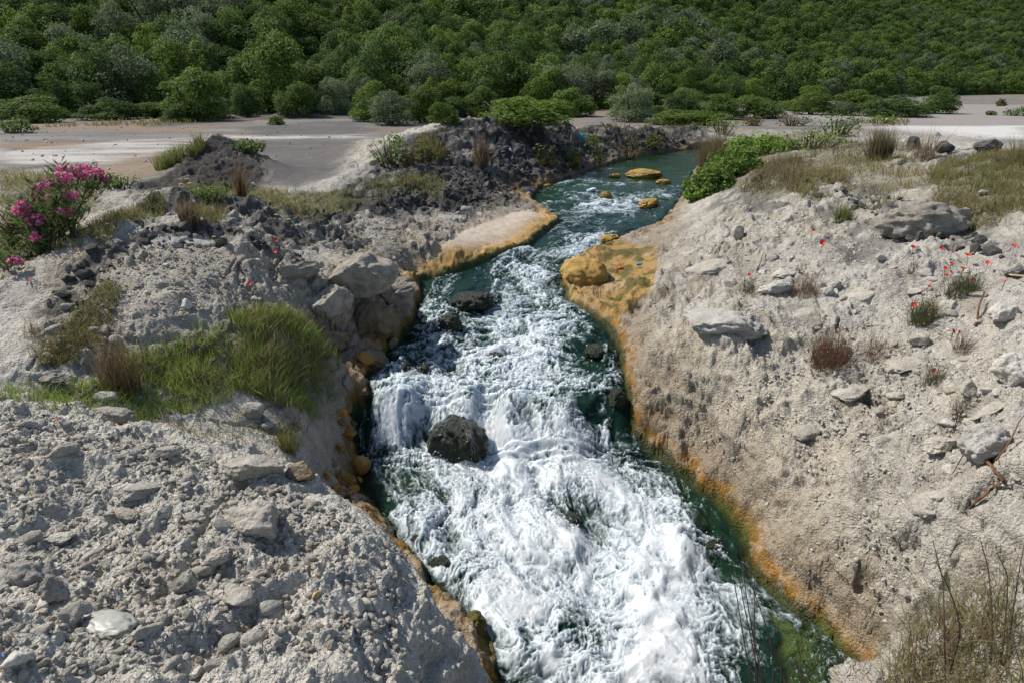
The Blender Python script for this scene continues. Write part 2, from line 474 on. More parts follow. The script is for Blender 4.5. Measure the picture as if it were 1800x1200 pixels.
Z_algae = zone([(1330, 1075), (1440, 1085), (1520, 1165), (1500, 1240), (1350, 1240)], .1, .15, 3, 29)
m = near & (SD > 0)
ZB[m] = np.maximum(ZB[m], WZ[m] - .26 + .20 * Z_algae[m])
# --- slopes and normals of the bare form
def grid_normals(X, Y, Z):
    dXr = np.gradient(X, axis=0); dYr = np.gradient(Y, axis=0); dZr = np.gradient(Z, axis=0)
    dXt = np.gradient(X, axis=1); dYt = np.gradient(Y, axis=1); dZt = np.gradient(Z, axis=1)
    nx = dYt * dZr - dZt * dYr; ny = dZt * dXr - dXt * dZr; nz = dXt * dYr - dYt * dXr
    l = np.sqrt(nx * nx + ny * ny + nz * nz) + 1e-12
    s = np.sign(nz + 1e-20)
    return nx / l * s, ny / l * s, nz / l * s

print('terrain zones')
Z_plainL = zone([(0, 205), (0, 335), (270, 330), (330, 300), (470, 330), (600, 310), (640, 245), (860, 215), (860, 200)], .4, .5, .6, 2)
Z_apron = zone([(708, 480), (735, 492), (790, 482), (850, 458), (930, 432), (985, 388), (960, 374), (900, 375), (830, 400), (780, 425)], .05, .06, 3, 3)
Z_shelf = zone([(985, 455), (1000, 530), (1080, 565), (1100, 545), (1130, 520), (1165, 480), (1150, 435), (1060, 428), (1020, 435)], .08, .12, 3, 4)
Z_darkbank = zone([(560, 400), (620, 300), (680, 258), (860, 210), (1240, 214), (1240, 262), (1000, 312), (920, 345), (900, 365), (760, 372), (640, 385)], .3, .5, 1.2, 5)
Z_hump = zone([(240, 330), (330, 270), (380, 236), (430, 244), (470, 290), (440, 340), (330, 345)], .3, .4, 1.2, 6)
Z_darkcrest = np.maximum.reduce([
    zone([(200, 430), (330, 395), (420, 400), (520, 440), (540, 470), (440, 445), (340, 425), (230, 450), (160, 520), (100, 560), (80, 540), (150, 470)], .12, .22, 2.2, 7),
    zone([(230, 345), (430, 352), (640, 400), (640, 440), (520, 430), (420, 385), (250, 370)], .15, .35, 1.8, 8),
    zone([(500, 400), (640, 385), (900, 360), (900, 345), (600, 360)], .2, .3, 1.5, 9)])
Z_darkright = np.maximum.reduce([
    zone([(1350, 335), (1450, 325), (1540, 400), (1690, 420), (1790, 480), (1800, 440), (1690, 380), (1560, 330), (1450, 300)], .2, .45, 1.6, 10),
    zone([(1260, 330), (1390, 320), (1560, 425), (1500, 460), (1380, 400), (1250, 375)], .25, .5, 1.6, 11) * .8,
    zone([(1560, 265), (1800, 262), (1800, 300), (1600, 290)], .2, .3, 2, 12)])
Z_grassR = np.maximum.reduce([
    zone([(1200, 345), (1260, 250), (1500, 230), (1520, 275), (1480, 310), (1400, 345), (1300, 345)], .3, .4, 1.5, 13),
    zone([(1630, 300), (1800, 275), (1800, 400), (1720, 415), (1640, 380)], .2, .3, 1.8, 14),
    zone([(1440, 280), (1600, 270), (1640, 330), (1500, 340)], .3, .5, 1.6, 15) * .7])
Z_grassL = np.maximum.reduce([
    zone([(170, 690), (200, 640), (330, 590), (440, 550), (520, 560), (590, 620), (600, 690), (520, 740), (460, 700), (330, 680)], .08, .12, 3, 16),
    zone([(0, 690), (60, 680), (200, 690), (170, 720), (0, 715)], .08, .1, 3, 17),
    zone([(40, 610), (180, 500), (215, 510), (170, 590), (80, 640)], .12, .22, 3, 18) * .9,
    zone([(90, 430), (200, 380), (290, 350), (270, 385), (180, 430), (100, 450)], .15, .25, 2.2, 19) * .9,
    zone([(240, 345), (420, 325), (620, 345), (640, 370), (500, 372), (420, 352)], .3, .4, 1.6, 20),
    zone([(640, 320), (770, 305), (790, 345), (660, 345)], .3, .4, 2, 21) * .8,
    zone([(0, 300), (0, 480), (100, 440), (170, 350), (200, 320)], .3, .4, 1.6, 22) * .8])
Z_nose = np.maximum(zone([(520, 430), (640, 455), (735, 490), (735, 560), (690, 610), (600, 600), (540, 560), (380, 520), (420, 450)], .2, .3, 1.5, 30),
                    zone([(1500, 330), (1700, 370), (1790, 430), (1790, 720), (1700, 720), (1560, 600), (1480, 480), (1250, 460), (1230, 390)], .3, .4, 1.2, 31) * .6)
Z_sandR = zone([(1100, 560), (1180, 540), (1300, 620), (1420, 650), (1500, 800), (1480, 900), (1560, 1040), (1500, 1150), (1300, 1000), (1200, 830), (1110, 740)], .3, .4, 1.3, 23)
Z_trackL = np.maximum(zone([(0, 320), (0, 268), (240, 245), (420, 237), (640, 236), (640, 242), (440, 246), (300, 268), (180, 290)], .5, .9, .5, 24),
                      zone([(470, 345), (560, 320), (640, 280), (650, 300), (560, 345), (500, 352)], .15, .2, 2, 25))
Z_tanL = zone([(0, 325), (250, 300), (300, 270), (270, 262), (160, 290), (0, 322)], .6, 1.0, .5, 26)

# --- roughness of the surface
slopeX, slopeY, NZ0 = grid_normals(GX, GY, ZB)
rough = np.ones(GX.shape, np.float32)
rough *= 1 - 0.92 * sstep(9.5, 13, RR) * Z_plainL
rough *= 1 - 0.88 * Z_apron
rough *= 1 - 0.6 * Z_shelf
rough *= 1 - 0.30 * Z_sandR
rough *= np.where(SD > 0, 0.5, 1.0)
rough *= 0.35 + 0.65 * sstep(0.0, 0.12, -SD) + 0.3 * (SD > 0)
rough *= 1 - 0.97 * sstep(33, 38, RR)
rough *= np.where(SD > 0, 1, sstep(-.02, .16, -SD))

Z_midface0 = np.maximum(zone([(60, 650), (100, 480), (330, 430), (520, 450), (640, 480), (500, 560), (300, 620)], .3, .4, 1.2, 33), 1.0 * (GX < 0) * (RR < 6.5) * .6)
rough[near] *= .42 + .58 * sstep(-.22, .22, fbm(x32[near] / .55, y32[near] / .55, oct=3, seed=68) + .5 * fbm(x32[near] / 2, y32[near] / 2, oct=2, seed=69))
print('terrain detail')
nm = near
xs, ys, zs = x32[nm], y32[nm], ZB[nm]
wx = xs + 0.10 * fbm(xs * 2.1, ys * 2.1, zs * 2.1, oct=3, seed=31); wy = ys + 0.10 * fbm(xs * 2.1 + 40, ys * 2.1, zs * 2.1, oct=3, seed=32)
wx += 0.02 * vnoise(xs * 14, ys * 14, zs * 14, seed=33); wy += 0.02 * vnoise(xs * 14 + 9, ys * 14, zs * 14, seed=34)
# coordinates on steep ground: slide along z so that steps do not stretch
wx2 = wx + 0.7 * zs; wy2 = wy - 0.7 * zs
R_ = RR[nm].astype(np.float32)
lod = lambda size: 1 - sstep(size * 260, size * 520, R_)
d = 0.07 * fbm(wx / 1.1, wy / 1.1, zs / 1.1, oct=4, seed=40)
d += 0.05 * (ridged(wx / .8, wy / .8, zs / .8, oct=5, seed=41, gain=.58) - .35)
stone_id = np.zeros_like(xs)
for sc_, amp, keep, seed in ((.52, .10, .26, 50), (.25, .055, .30, 51), (.12, .026, .30, 52), (.06, .014, .42, 53), (.032, .009, .6, 54)):
    f1, f2, cr, ox, oy = worley(wx2 / sc_, wy2 / sc_, seed, offs=True)
    q1 = (cr * 7.31) % 1.0; q2 = (cr * 13.7) % 1.0; q3 = (cr * 29.3) % 1.0
    ang = q3 * 6.2832
    tilt = (ox * np.cos(ang) + oy * np.sin(ang)) * (0.6 + 1.2 * q1)
    hgt = np.clip((f2 - f1) * (2.2 + 4 * q2), 0, 1)
    hgt = np.minimum(hgt, np.clip(1.25 - f1 * 1.5, 0, 1)) * (cr < keep) * np.clip(.55 + tilt, .05, 1.3)
    d += amp * hgt * (0.4 + 0.9 * q2) * lod(sc_ * .5)
    if sc_ > .09:
        stone_id = np.maximum(stone_id, (hgt > .3) * (0.3 + 0.7 * q3))
crk = np.abs(fbm(wx / .9 + 3, wy / .9, zs / .45, oct=3, seed=60))
d -= 0.08 * (1 - sstep(0.0, 0.05, crk)) * sstep(-.05, .15, fbm(xs / 1.3, ys / 1.3, oct=2, seed=61))
d += 0.024 * fbm(xs * 15, ys * 15, zs * 15, oct=4, seed=42, gain=.68) * lod(.06)
d += .085 * Z_nose[nm] * (ridged(wx2 * 2.6, wy2 * 2.6, zs * 3.2, oct=5, seed=45, gain=.6) - .3)
pit = ridged(wx2 * 6.5, wy2 * 6.5, zs * 6.5, oct=4, seed=46, gain=.62)
d += .046 * (pit - .3) * lod(.08)
d += .014 * (ridged(wx2 * 17, wy2 * 17, zs * 17, oct=3, seed=47, gain=.62) - .3) * lod(.04)
crk2 = np.abs(fbm(wx2 / .55 + 13, wy2 / .55, zs / .3, oct=4, seed=63))
d -= .07 * (1 - sstep(0.0, .04, crk2)) * sstep(.05, .2, fbm(xs / .9, ys / .9, oct=2, seed=64))
d *= rough[nm]
# broken crust: lips of harder layers standing out of the bank, patchy
lm = (1 - .5 * Z_midface0[nm]) * sstep(.0, .22, fbm(xs / 1.1 + 7, ys / 1.1, oct=3, seed=65)) * rough[nm]
for per, amp, sd__ in ((.34, .085, 66), (.15, .035, 67)):
    hh_l = (zs + .35 * fbm(wx / 1.0, wy / 1.0, zs, oct=4, seed=sd__) + .08 * wx) / per
    fr_l = hh_l - np.floor(hh_l)
    d += amp * lm * (fr_l ** 2.2 * sstep(1.0, .90, fr_l) - .2)
# the undercut, gullied foot of the right bank
sR = sstep(-1.9, -1.1, SD[nm]) * sstep(-.04, -.22, SD[nm]) * (xs > np.interp(ys, CENTRE[:, 1], CENTRE[:, 0])) * sstep(10, 8.8, ys)
d += sR * (.15 * (ridged(wx * 1.5 + 4, wy * 1.5, zs * 1.5, oct=5, seed=49, gain=.55) - .35) + .05 * (ridged(wx2 * 4.5, wy2 * 4.5, zs * 4.5, oct=4, seed=58, gain=.6) - .3))
hh_l = (zs + .3 * fbm(wx / .9, wy / .9, zs, oct=4, seed=59)) / .30; fr_l = hh_l - np.floor(hh_l)
d += sR * .07 * (fr_l ** 2.4 * sstep(1.0, .92, fr_l) - .2) * sstep(-.1, .15, fbm(xs / .8, ys / .8, oct=2, seed=57))
d += .05 * (ridged(wx2 * 7, wy2 * 7, zs * 7, oct=4, seed=48, gain=.6) - .35) * sstep(-.45, -.12, SD[nm]) * sstep(.10, -.02, SD[nm]) * lod(.1)
# the dark crusts and banks are knobbly
kn = np.clip(Z_darkbank + Z_hump + Z_darkcrest + .6 * Z_darkright, 0, 1)[nm]
d += kn * (0.16 * (ridged(wx * 1.9, wy * 1.9, zs * 1.9, oct=4, seed=43, gain=.6) - .35)) * np.where(SD[nm] > -.1, .3, 1)
DISP = np.zeros(GX.shape, np.float32); DISP[nm] = d
DISP[near] = np.maximum(DISP[near], np.where(SD[near] > 0, -0.1, -1.0))
VX = (GX + slopeX * DISP * .8).astype(np.float32); VY = (GY + slopeY * DISP * .8).astype(np.float32); VZ = (ZB + NZ0 * DISP).astype(np.float32)
m = near & (SD <= 0) & (SD > -1.0)
VZ[m] = np.maximum(VZ[m], WZ[m] + np.minimum(np.interp(GY[m], [8.3, 9.5], [.12, .02]), .9 * -SD[m]))
m = near & (SD > 0.03)
VZ[m] = np.minimum(VZ[m], WZ[m] - .015)

# --- colours: what the earth itself is coloured
def c(*a): return np.array(a, np.float32)
print('terrain colours')
COLR = np.empty(GX.shape + (3,), np.float32)
COLR[:] = c(.50, .465, .385)
def lay(mask, colour):
    global COLR
    mk = np.clip(mask, 0, 1)[..., None]
    COLR = COLR * (1 - mk) + colour * mk
n_big = np.zeros(GX.shape, np.float32); n_mid = n_big.copy(); n_sm = n_big.copy(); n_str = n_big.copy()
n_big[:] = fbm(x32 / 2.3, y32 / 2.3, oct=4, seed=70); 
n_mid[nm] = fbm(xs / .5, ys / .5, zs / .5, oct=4, seed=71)
n_sm[nm] = fbm(xs / .09, ys / .09, zs / .09, oct=3, seed=72)
lay(sstep(-.1, .35, n_mid) * .5, c(.35, .32, .275))
lay(sstep(.0, .45, n_big) * .6, c(.47, .44, .395))
lay(sstep(.05, .3, -n_mid - .2 * n_sm) * .5, c(.31, .265, .20))
lay(sstep(.25, .5, fbm(x32 / .9 + 31, y32 / .9, oct=4, seed=74)) * .55, c(.60, .585, .55))
lay(sstep(.28, .5, fbm(x32 / .7 - 31, y32 / .7, oct=4, seed=75)) * .5, c(.24, .205, .165))
sid = np.zeros(GX.shape, np.float32); sid[nm] = stone_id
lay((sid > 0) * .6 * sstep(.3, .9, sid), c(.52, .49, .45))
lay(sstep(-1.2, .2, -GX + 0 * GY) * (RR < 7.5) * .6, c(.60, .565, .485))
lay(Z_sandR * (.55 + .4 * n_mid), c(.51, .45, .35))
lay(Z_darkbank * sstep(-.75, -.2, n_mid + .6 * n_sm + .1), c(.047, .044, .043))
lay(Z_darkbank * sstep(.1, .4, n_sm - .5 * n_mid) * .6, c(.30, .28, .26))
lay(Z_hump * sstep(-.8, -.2, n_mid + .5 * n_sm + .2), c(.07, .062, .055))
Z_midface = zone([(60, 650), (100, 480), (330, 430), (520, 450), (735, 490), (735, 560), (640, 640), (500, 560), (300, 620)], .3, .4, 1.2, 33)
lay(Z_midface * (.55 + .5 * n_mid + .3 * n_sm), c(.38, .325, .25))
lay(Z_darkcrest * sstep(-.35, .15, n_mid + .6 * n_sm + .1) * .9, c(.075, .07, .065))
lay(Z_darkright * sstep(-.25, .25, n_mid + .6 * n_sm) * .85, c(.10, .095, .09))
lay(Z_grassL * .75 * sstep(-.5, .1, n_mid + .3), c(.10, .10, .04))
lay(Z_grassR * .75 * sstep(-.5, .2, n_mid + .25), c(.14, .125, .06))
# plain
pl = np.clip(sstep(10.5, 13, RR) * Z_plainL + sstep(31, 36, RR), 0, 1) * (1 - np.clip(1.2 * Z_hump, 0, 1)) * (1 - np.clip(1.2 * Z_darkbank, 0, 1))
n_plain = fbm(x32 / .7, y32 / .5, oct=4, seed=83) + .6 * ridged(x32 / 9 + .3 * fbm(x32 / 6, y32 / 6, oct=2, seed=84), y32 / .8, oct=3, seed=85) * (RR < 60)
px_n = fbm(x32 / 3.2, y32 / 1.6, oct=5, seed=80)
COLp = c(.172, .162, .148) * (1 + .5 * px_n[..., None] + .25 * n_plain[..., None])
mk = pl[..., None]
COLR = COLR * (1 - mk) + COLp * mk
lay(pl * sstep(.05, .5, fbm(x32 / 4, y32 / 2.2, oct=5, seed=81)) * .9, c(.23, .16, .10))
lay(pl * Z_tanL * .7, c(.26, .19, .125))
lay(Z_trackL * np.clip(.55 + .8 * px_n + .5 * n_plain, 0, 1), c(.46, .435, .40))
lay(np.maximum(zone([(430, 226), (560, 214), (650, 214), (640, 236), (440, 237)], .6, .8, .5, 34), zone([(455, 246), (640, 245), (600, 300), (520, 335), (470, 325)], .4, .8, .7, 35)) * np.clip(.75 + .5 * n_plain, 0, 1), c(.105, .098, .092))
lay(zone([(240, 216), (420, 204), (640, 202), (620, 208), (430, 211), (260, 224)], .5, .8, .5, 36) * .85, c(.075, .07, .06))
right_plain = sstep(15, 20, GX) * (RR > 17)
lay(right_plain * .8 * (RR < 90), c(.30, .275, .25))
lay(right_plain * zone([(1500, 222), (1800, 222), (1800, 246), (1500, 240)], .8, 1.0, .4, 27, sel=None), c(.56, .54, .51))
lay(right_plain * zone([(1500, 243), (1800, 248), (1800, 264), (1500, 262)], .5, .6, .5, 28, sel=None) * .8, c(.16, .15, .145))
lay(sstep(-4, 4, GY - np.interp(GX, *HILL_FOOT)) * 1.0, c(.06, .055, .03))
# wetness, algae and the ochre crust along the water
hgt_w = VZ - WZ
shore = near & (SD > -.9)
e_n = np.zeros(GX.shape, np.float32); e_n[nm] = fbm(xs * 3.5, ys * 3.5, zs * 3.5, oct=4, seed=90)
bandw = np.interp(GY, [3, 4.2, 5.5, 7, 9, 12, 16, 22], [.08, .13, .13, .11, .09, .05, .05, .04]) * np.where(GX > np.interp(GY, CENTRE[:, 1], CENTRE[:, 0]), 1.1, 1.45)
och = (1 - sstep(bandw * .6, bandw * 1.9, hgt_w + .13 * e_n + .05 * n_sm)) * (SD > -.55) * (SD < .5) * near
lay(och * (.45 + .55 * sstep(-.35, .15, n_sm + .8 * e_n)), c(.37, .175, .02))
lay(och * sstep(.0, .3, n_mid + .5 * n_sm) * .65, c(.20, .13, .045))
lay(och * sstep(.1, .35, e_n - .4 * n_mid) * .6, c(.13, .115, .03))
lay((1 - sstep(bandw * 1.5, bandw * 6, hgt_w + .16 * e_n)) * (SD > -1.3) * (SD < 0) * near * (1 - och) * .55, c(.24, .17, .10))
lay(Z_apron, c(.56, .47, .37))
ap_w = np.clip(1 - sstep(.10, .62, -SD + .12 * e_n), 0, 1)
lay(Z_apron * ap_w, c(.36, .22, .07))
lay(Z_apron * (1 - sstep(.0, .14, -SD + .06 * e_n)), c(.12, .10, .02))
lay(Z_shelf * .9, c(.38, .235, .07))
lay(Z_shelf * sstep(-.1, .3, n_mid) * .7, c(.42, .33, .2))
lay(Z_shelf * sstep(-.05, .2, -e_n) * .85, c(.085, .085, .022))
lay(Z_shelf * sstep(.15, .35, n_sm + .5 * n_mid) * .7, c(.22, .13, .05))
alg = (1 - sstep(.015, .06, hgt_w + .05 * e_n)) * near * (SD > -.07)
lay(alg * .92, c(.035, .055, .012))
lay(alg * sstep(.1, .3, e_n) * .6, c(.09, .11, .015))
lay((SD > -.03) * Z_algae * (.65 + .5 * n_mid), c(.095, .145, .035))
lay((SD > -.03) * Z_algae * sstep(.1, .4, n_sm), c(.05, .08, .02))
wet = np.clip(alg + och * .35, 0, 1)

H_, W_ = GX.shape
idx = np.arange(H_ * W_, dtype=np.int32).reshape(H_, W_)
FACES = np.stack([idx[:-1, :-1], idx[:-1, 1:], idx[1:, 1:], idx[1:, :-1]], -1).reshape(-1, 4)
me = mesh_from('ground', np.stack([VX, VY, VZ], -1).reshape(-1, 3), FACES)
add_col(me, 'Col', COLR.reshape(-1, 3)); add_float(me, 'wet', wet.ravel()); add_float(me, 'smooth', np.clip(Z_apron + pl + .5 * Z_shelf, 0, 1).ravel())
tag(link('ground', me, M_GROUND), kind='structure')

def grid_lookup(x, y, A):
    x = np.asarray(x, float); y = np.asarray(y, float)
    r = np.hypot(x - CX0, y - CY0); t = np.arctan2(x - CX0, y - CY0)
    fr = np.clip(np.interp(r, rr, np.arange(len(rr))), 0, len(rr) - 1.001)
    ft = np.clip(np.interp(t, th, np.arange(len(th))), 0, len(th) - 1.001)
    i = fr.astype(int); j = ft.astype(int); a = fr - i; b = ft - j
    return A[i, j] * (1 - a) * (1 - b) + A[i + 1, j] * a * (1 - b) + A[i, j + 1] * (1 - a) * b + A[i + 1, j + 1] * a * b
def gz(x, y): return grid_lookup(x, y, VZ)
#@@WATER
# ------------------------------------------------------------------ the water
print('water')
wm_r = (rr > 2.6) & (rr < 31); wm_t = (th > math.radians(-30)) & (th < math.radians(44))
# finer than the ground along the sight line
rw = 3.0 * (31 / 3.0) ** np.linspace(0, 1, int(1500 * Q)); tw = np.radians(np.linspace(-24, 42, int(900 * Q)))
TW, RW = np.meshgrid(tw, rw)
wxg = CX0 + RW * np.sin(TW); wyg = CY0 + RW * np.cos(TW)
wx_, wy_ = wxg.astype(np.float32), wyg.astype(np.float32)
sdw = poly_sd(wx_, wy_, STREAM)
keepw = sdw > -0.25
# stream coordinates
seg = np.vstack([[0], np.cumsum(np.linalg.norm(np.diff(CENTRE[:, :2], axis=0), axis=1))[:, None]])[:, 0]
S_ = np.zeros_like(wx_); T_ = np.zeros_like(wx_); bd = np.full(wx_.shape, 1e9, np.float32)
for k in range(len(CENTRE) - 1):
    ax, ay = CENTRE[k, :2]; bx, by = CENTRE[k + 1, :2]
    ex, ey = bx - ax, by - ay; L = math.hypot(ex, ey) + 1e-9
    t = ((wx_ - ax) * ex + (wy_ - ay) * ey) / (L * L); tc = np.clip(t, 0, 1)
    dd = (wx_ - ax - ex * tc) ** 2 + (wy_ - ay - ey * tc) ** 2
    mm = dd < bd
    bd = np.where(mm, dd, bd)
    S_ = np.where(mm, seg[k] + tc * L, S_)
    T_ = np.where(mm, ((wx_ - ax) * ey - (wy_ - ay) * ex) / L, T_)
wz0 = water_z(wyg + step_bend(wx_, wy_, sdw)).astype(np.float32)

def soften(A, k):
    for ax in (0, 1):
        for _ in range(2):
            P_ = np.concatenate([np.repeat(np.take(A, [0], ax), k, ax), A, np.repeat(np.take(A, [-1], ax), k, ax)], ax).astype(np.float64)
            c_ = np.cumsum(P_, ax); n_ = A.shape[ax]
            hi_ = np.take(c_, np.arange(2 * k, 2 * k + n_), ax); lo_ = np.take(c_, np.arange(0, n_), ax)
            A = (hi_ - lo_) / (2 * k)
    return A.astype(np.float32)
S_ = soften(S_, 34); T_ = soften(T_, 34)
# how much of the surface is white, read at places of the photograph
FOAM_UV = [(1180, 275, -.2), (1120, 300, -.15), (1040, 318, .50), (1080, 315, .35), (990, 330, .0), (1150, 330, .0), (1100, 345, .55), (1060, 352, .42), (1000, 355, .2), (960, 350, .0), (1110, 360, .5), (1140, 375, .1),
           (1040, 370, .55), (1000, 378, .28), (1080, 385, .45), (1110, 400, -.05), (1050, 400, .5), (1000, 410, .35), (970, 425, .2), (1020, 425, .55), (1060, 420, .2), (960, 440, .7), (1000, 440, .72), (900, 460, .62), (940, 480, .7), (980, 470, .5), (860, 480, .2), (820, 495, .2), (760, 500, .2),
           (780, 510, .5), (830, 520, .1), (880, 510, .7), (930, 520, .68), (970, 510, .62), (750, 560, .45), (790, 560, .3), (850, 550, .78), (920, 560, .8), (980, 545, .45), (1030, 560, .22), (1060, 590, .15), (1000, 590, .55), (940, 610, .68), (860, 610, .62), (800, 600, .62), (740, 600, .5),
           (710, 620, .45), (680, 640, .2), (720, 650, .5), (790, 650, .66), (860, 660, .62), (930, 660, .7), (990, 650, .62), (1030, 600, .3), (1050, 640, .3), (1080, 640, .12), (1090, 690, .3), (1060, 700, .4), (1010, 700, .6), (950, 700, .62), (900, 690, .7), (840, 685, .8), (780, 680, .85), (720, 690, .72), (670, 700, .4), (640, 720, .2),
           (650, 770, .38), (700, 740, .72), (740, 740, .62), (720, 790, .72), (870, 730, .82), (900, 780, .85), (940, 740, .5), (980, 760, .6), (1020, 740, .42), (1060, 750, .36), (1090, 750, .12), (930, 800, .8), (1000, 800, .75), (1050, 800, .7), (1090, 800, .5), (1120, 820, .5),
           (660, 830, .35), (700, 850, .6), (760, 840, .72), (830, 850, .8), (900, 860, .9), (960, 860, .85), (1000, 890, .35), (1050, 850, .92), (1100, 860, .88), (1150, 850, .55), (1180, 880, .75), (690, 900, .35), (740, 920, .6), (800, 900, .68), (860, 900, .75), (930, 920, .9), (1040, 920, .92), (1120, 910, .95), (1200, 900, .65), (1250, 900, .22),
           (750, 960, .35), (790, 980, .45), (830, 970, .72), (900, 980, .92), (1000, 980, .88), (1100, 970, .9), (1180, 950, .9), (1230, 950, .45), (1290, 950, .35), (1240, 990, .7), (1290, 1000, .3), (820, 1040, .5), (860, 1050, .75), (940, 1040, .86), (1050, 1020, .9), (1060, 1000, .65), (1150, 1030, .86), (1220, 1040, .9), (1280, 1040, .8), (1320, 1050, .8),
           (870, 1100, .8), (950, 1090, .85), (1000, 1100, .6), (1060, 1120, .5), (1060, 1090, .7), (1120, 1100, .95), (1200, 1100, .92), (1260, 1090, .45), (1300, 1100, .7), (1340, 1080, .85), (1400, 1080, .7), (1450, 1110, .6), (1370, 1120, .1), (1430, 1150, .05), (1480, 1160, .0), (880, 1150, .5), (920, 1130, .45), (960, 1160, .9), (1100, 1160, .95), (1050, 1190, .8), (1200, 1170, .95), (1290, 1150, .5), (1330, 1180, .25), (1250, 1200, .8), (900, 1200, .6), (960, 1200, .9), (1400, 1190, .05), (1095, 783, .55), (1113, 832, .7), (1165, 848, .72), (1198, 866, .62), (1240, 898, .45), (1262, 930, .22), (1255, 985, .22), (1295, 985, .18), (1060, 782, .6), (1316, 1030, .7), (1075, 660, .3), (1082, 620, .22), (670, 760, .5), (655, 800, .45), (690, 870, .5), (720, 960, .5)]
fp = np.array([at_water(u, v) for u, v, f in FOAM_UV]); fv = np.array([f for _, _, f in FOAM_UV])
FB = np.zeros_like(wx_); kk = np.nonzero(keepw.ravel())[0]
xr, yr = wx_.ravel()[kk], wy_.ravel()[kk]
res = np.empty(len(kk), np.float32)
# a thin, cone-like interpolation of the readings
_K = np.sqrt((fp[:, None, 0] - fp[None, :, 0]) ** 2 + (fp[:, None, 1] - fp[None, :, 1]) ** 2 + .04 ** 2)
_MM = np.zeros((len(fp) + 1,) * 2); _MM[:-1, :-1] = _K - .01 * np.eye(len(fp)); _MM[-1, :-1] = 1; _MM[:-1, -1] = 1
_FW = np.linalg.solve(_MM, np.append(fv, 0)).astype(np.float32)
for k in range(0, len(kk), 60000):
    K = np.sqrt((xr[k:k + 60000, None] - fp[None, :, 0].astype(np.float32)) ** 2 + (yr[k:k + 60000, None] - fp[None, :, 1].astype(np.float32)) ** 2 + .0016)
    res[k:k + 60000] = K @ _FW[:-1] + _FW[-1]
fr_ = FB.ravel(); fr_[kk] = res; FB = fr_.reshape(FB.shape)

# churned surface
fall = np.interp(wyg, [3, 5, 5.6, 6.5, 7.2, 8.5, 10.6, 11, 14, 16, 18, 22], [.9, 1, 1, .9, 1, .9, .9, .6, .5, .55, .15, .06]).astype(np.float32)
st = np.interp(wyg, [3, 4.8, 5.9, 6.15, 6.6, 6.8, 9, 12], [.9, .9, .7, .34, .34, .7, .9, .8]).astype(np.float32)   # stretch along the flow
a1 = T_ + .15 * fbm(S_ * 1.3, T_ * 2.0, oct=3, seed=101); b1 = S_ + .22 * fbm(S_ * 1.7 + 5, T_ * 2.4, oct=3, seed=102)
big = fbm(a1 * 2.3, b1 * 1.5, oct=3, seed=103)
a2 = a1 + .075 * fbm(S_ * 6, T_ * 6, oct=4, seed=104, gain=.6); b2 = b1 + .09 * fbm(S_ * 6 + 9, T_ * 6, oct=4, seed=105, gain=.6)
mid = ridged(a2 * 4.5, b2 * 4.5 * st, oct=4, seed=106, gain=.6)
lace = 1 - np.abs(fbm(a2 * 12, b2 * 12 * st, oct=5, seed=107, gain=.66)) * 3.4
f1, f2, cr = worley(a2 * 9, b2 * 9 * st, 108)
cell = 1 - np.clip((f2 - f1) * 2.6, 0, 1)
f1b, f2b, crb = worley(a2 * 21 + .6 * big, b2 * 21 * st, 118)
cell2 = 1 - np.clip((f2b - f1b) * 2.2, 0, 1)
fine = ridged(wx_ * 17 + 2 * a2, wy_ * 17, wz0 * 12, oct=5, seed=109, gain=.7)
nz_ = lambda q: (q - q[keepw].mean()) / q[keepw].std()
texf = nz_(.9 * nz_(mid) + 1.25 * nz_(np.clip(lace, -1.2, 1)) + .6 * nz_(cell) + .5 * nz_(cell2) + 1.15 * nz_(big) + 1.0 * nz_(fine))
silk = sstep(-.15, .3, fbm(a1 * 1.7 + 3, b1 * 1.3, oct=3, seed=120))
calm = np.maximum(sstep(.72, .95, FB), silk * .75)
texf = texf * (1 - calm) + nz_(1.1 * nz_(big) + .8 * nz_(mid) + .7 * nz_(np.clip(lace, -1.2, 1)) + .35 * nz_(fine)) * calm
foamv = FB - .07 + .29 * texf * (1.10 - .60 * np.clip(FB, 0, 1))
thick = sstep(.3, 1.0, foamv)
soft = fbm(a1 * 5.5, b1 * 5.5 * st, oct=2, seed=112) * (1 + .6 * calm)
DW = fall * (.095 * big + .040 * soft + .011 * (mid - .3) + .0045 * fine * (1 - .85 * calm) + .03 * thick + .006 * np.clip(lace, -1, 1))
for (bu, bv, br, bh) in ((806, 760, .42, .10), (832, 525, .42, .07), (792, 565, .25, .05), (1085, 700, .3, .06), (1045, 612, .3, .05)):
    q_ = at_water(bu, bv); DW = DW + bh * np.exp(-(((wx_ - q_[0]) / br) ** 2 + ((wy_ - q_[1] - .12) / br) ** 2)).astype(np.float32)
wz = wz0 + np.where(keepw, DW, 0) * np.clip(.25 + sdw * 4, .15, 1) + .008 * fbm(wx_ * 3, wy_ * 3, oct=3, seed=110)
wz -= .7 * np.clip(.02 - sdw, 0, 1) + .02 * sstep(.15, 0, sdw)
tz = gz(wxg[keepw], wyg[keepw])
dep = np.full(wx_.shape, .2, np.float32); dep[keepw] = wz[keepw] - tz
foamv = foamv * sstep(-.03, .10, sdw + .02) 
alphaw = .10 + .90 * sstep(.0, .18, dep)
tint = np.empty(wx_.shape + (3,), np.float32); tint[:] = c(.006, .022, .015)
g1 = sstep(-.1, .5, fbm(wx_ * 1.6, wy_ * 1.6, oct=3, seed=111))[..., None]
tint = tint * (1 - .5 * g1) + c(.012, .034, .012) * .5 * g1
up = sstep(12, 18, wyg)[..., None]
tint = tint * (1 - up) + c(.010, .034, .013) * up
iw = np.full(wx_.shape, -1, np.int32)
fq = keepw[:-1, :-1] & keepw[1:, :-1] & keepw[:-1, 1:] & keepw[1:, 1:]
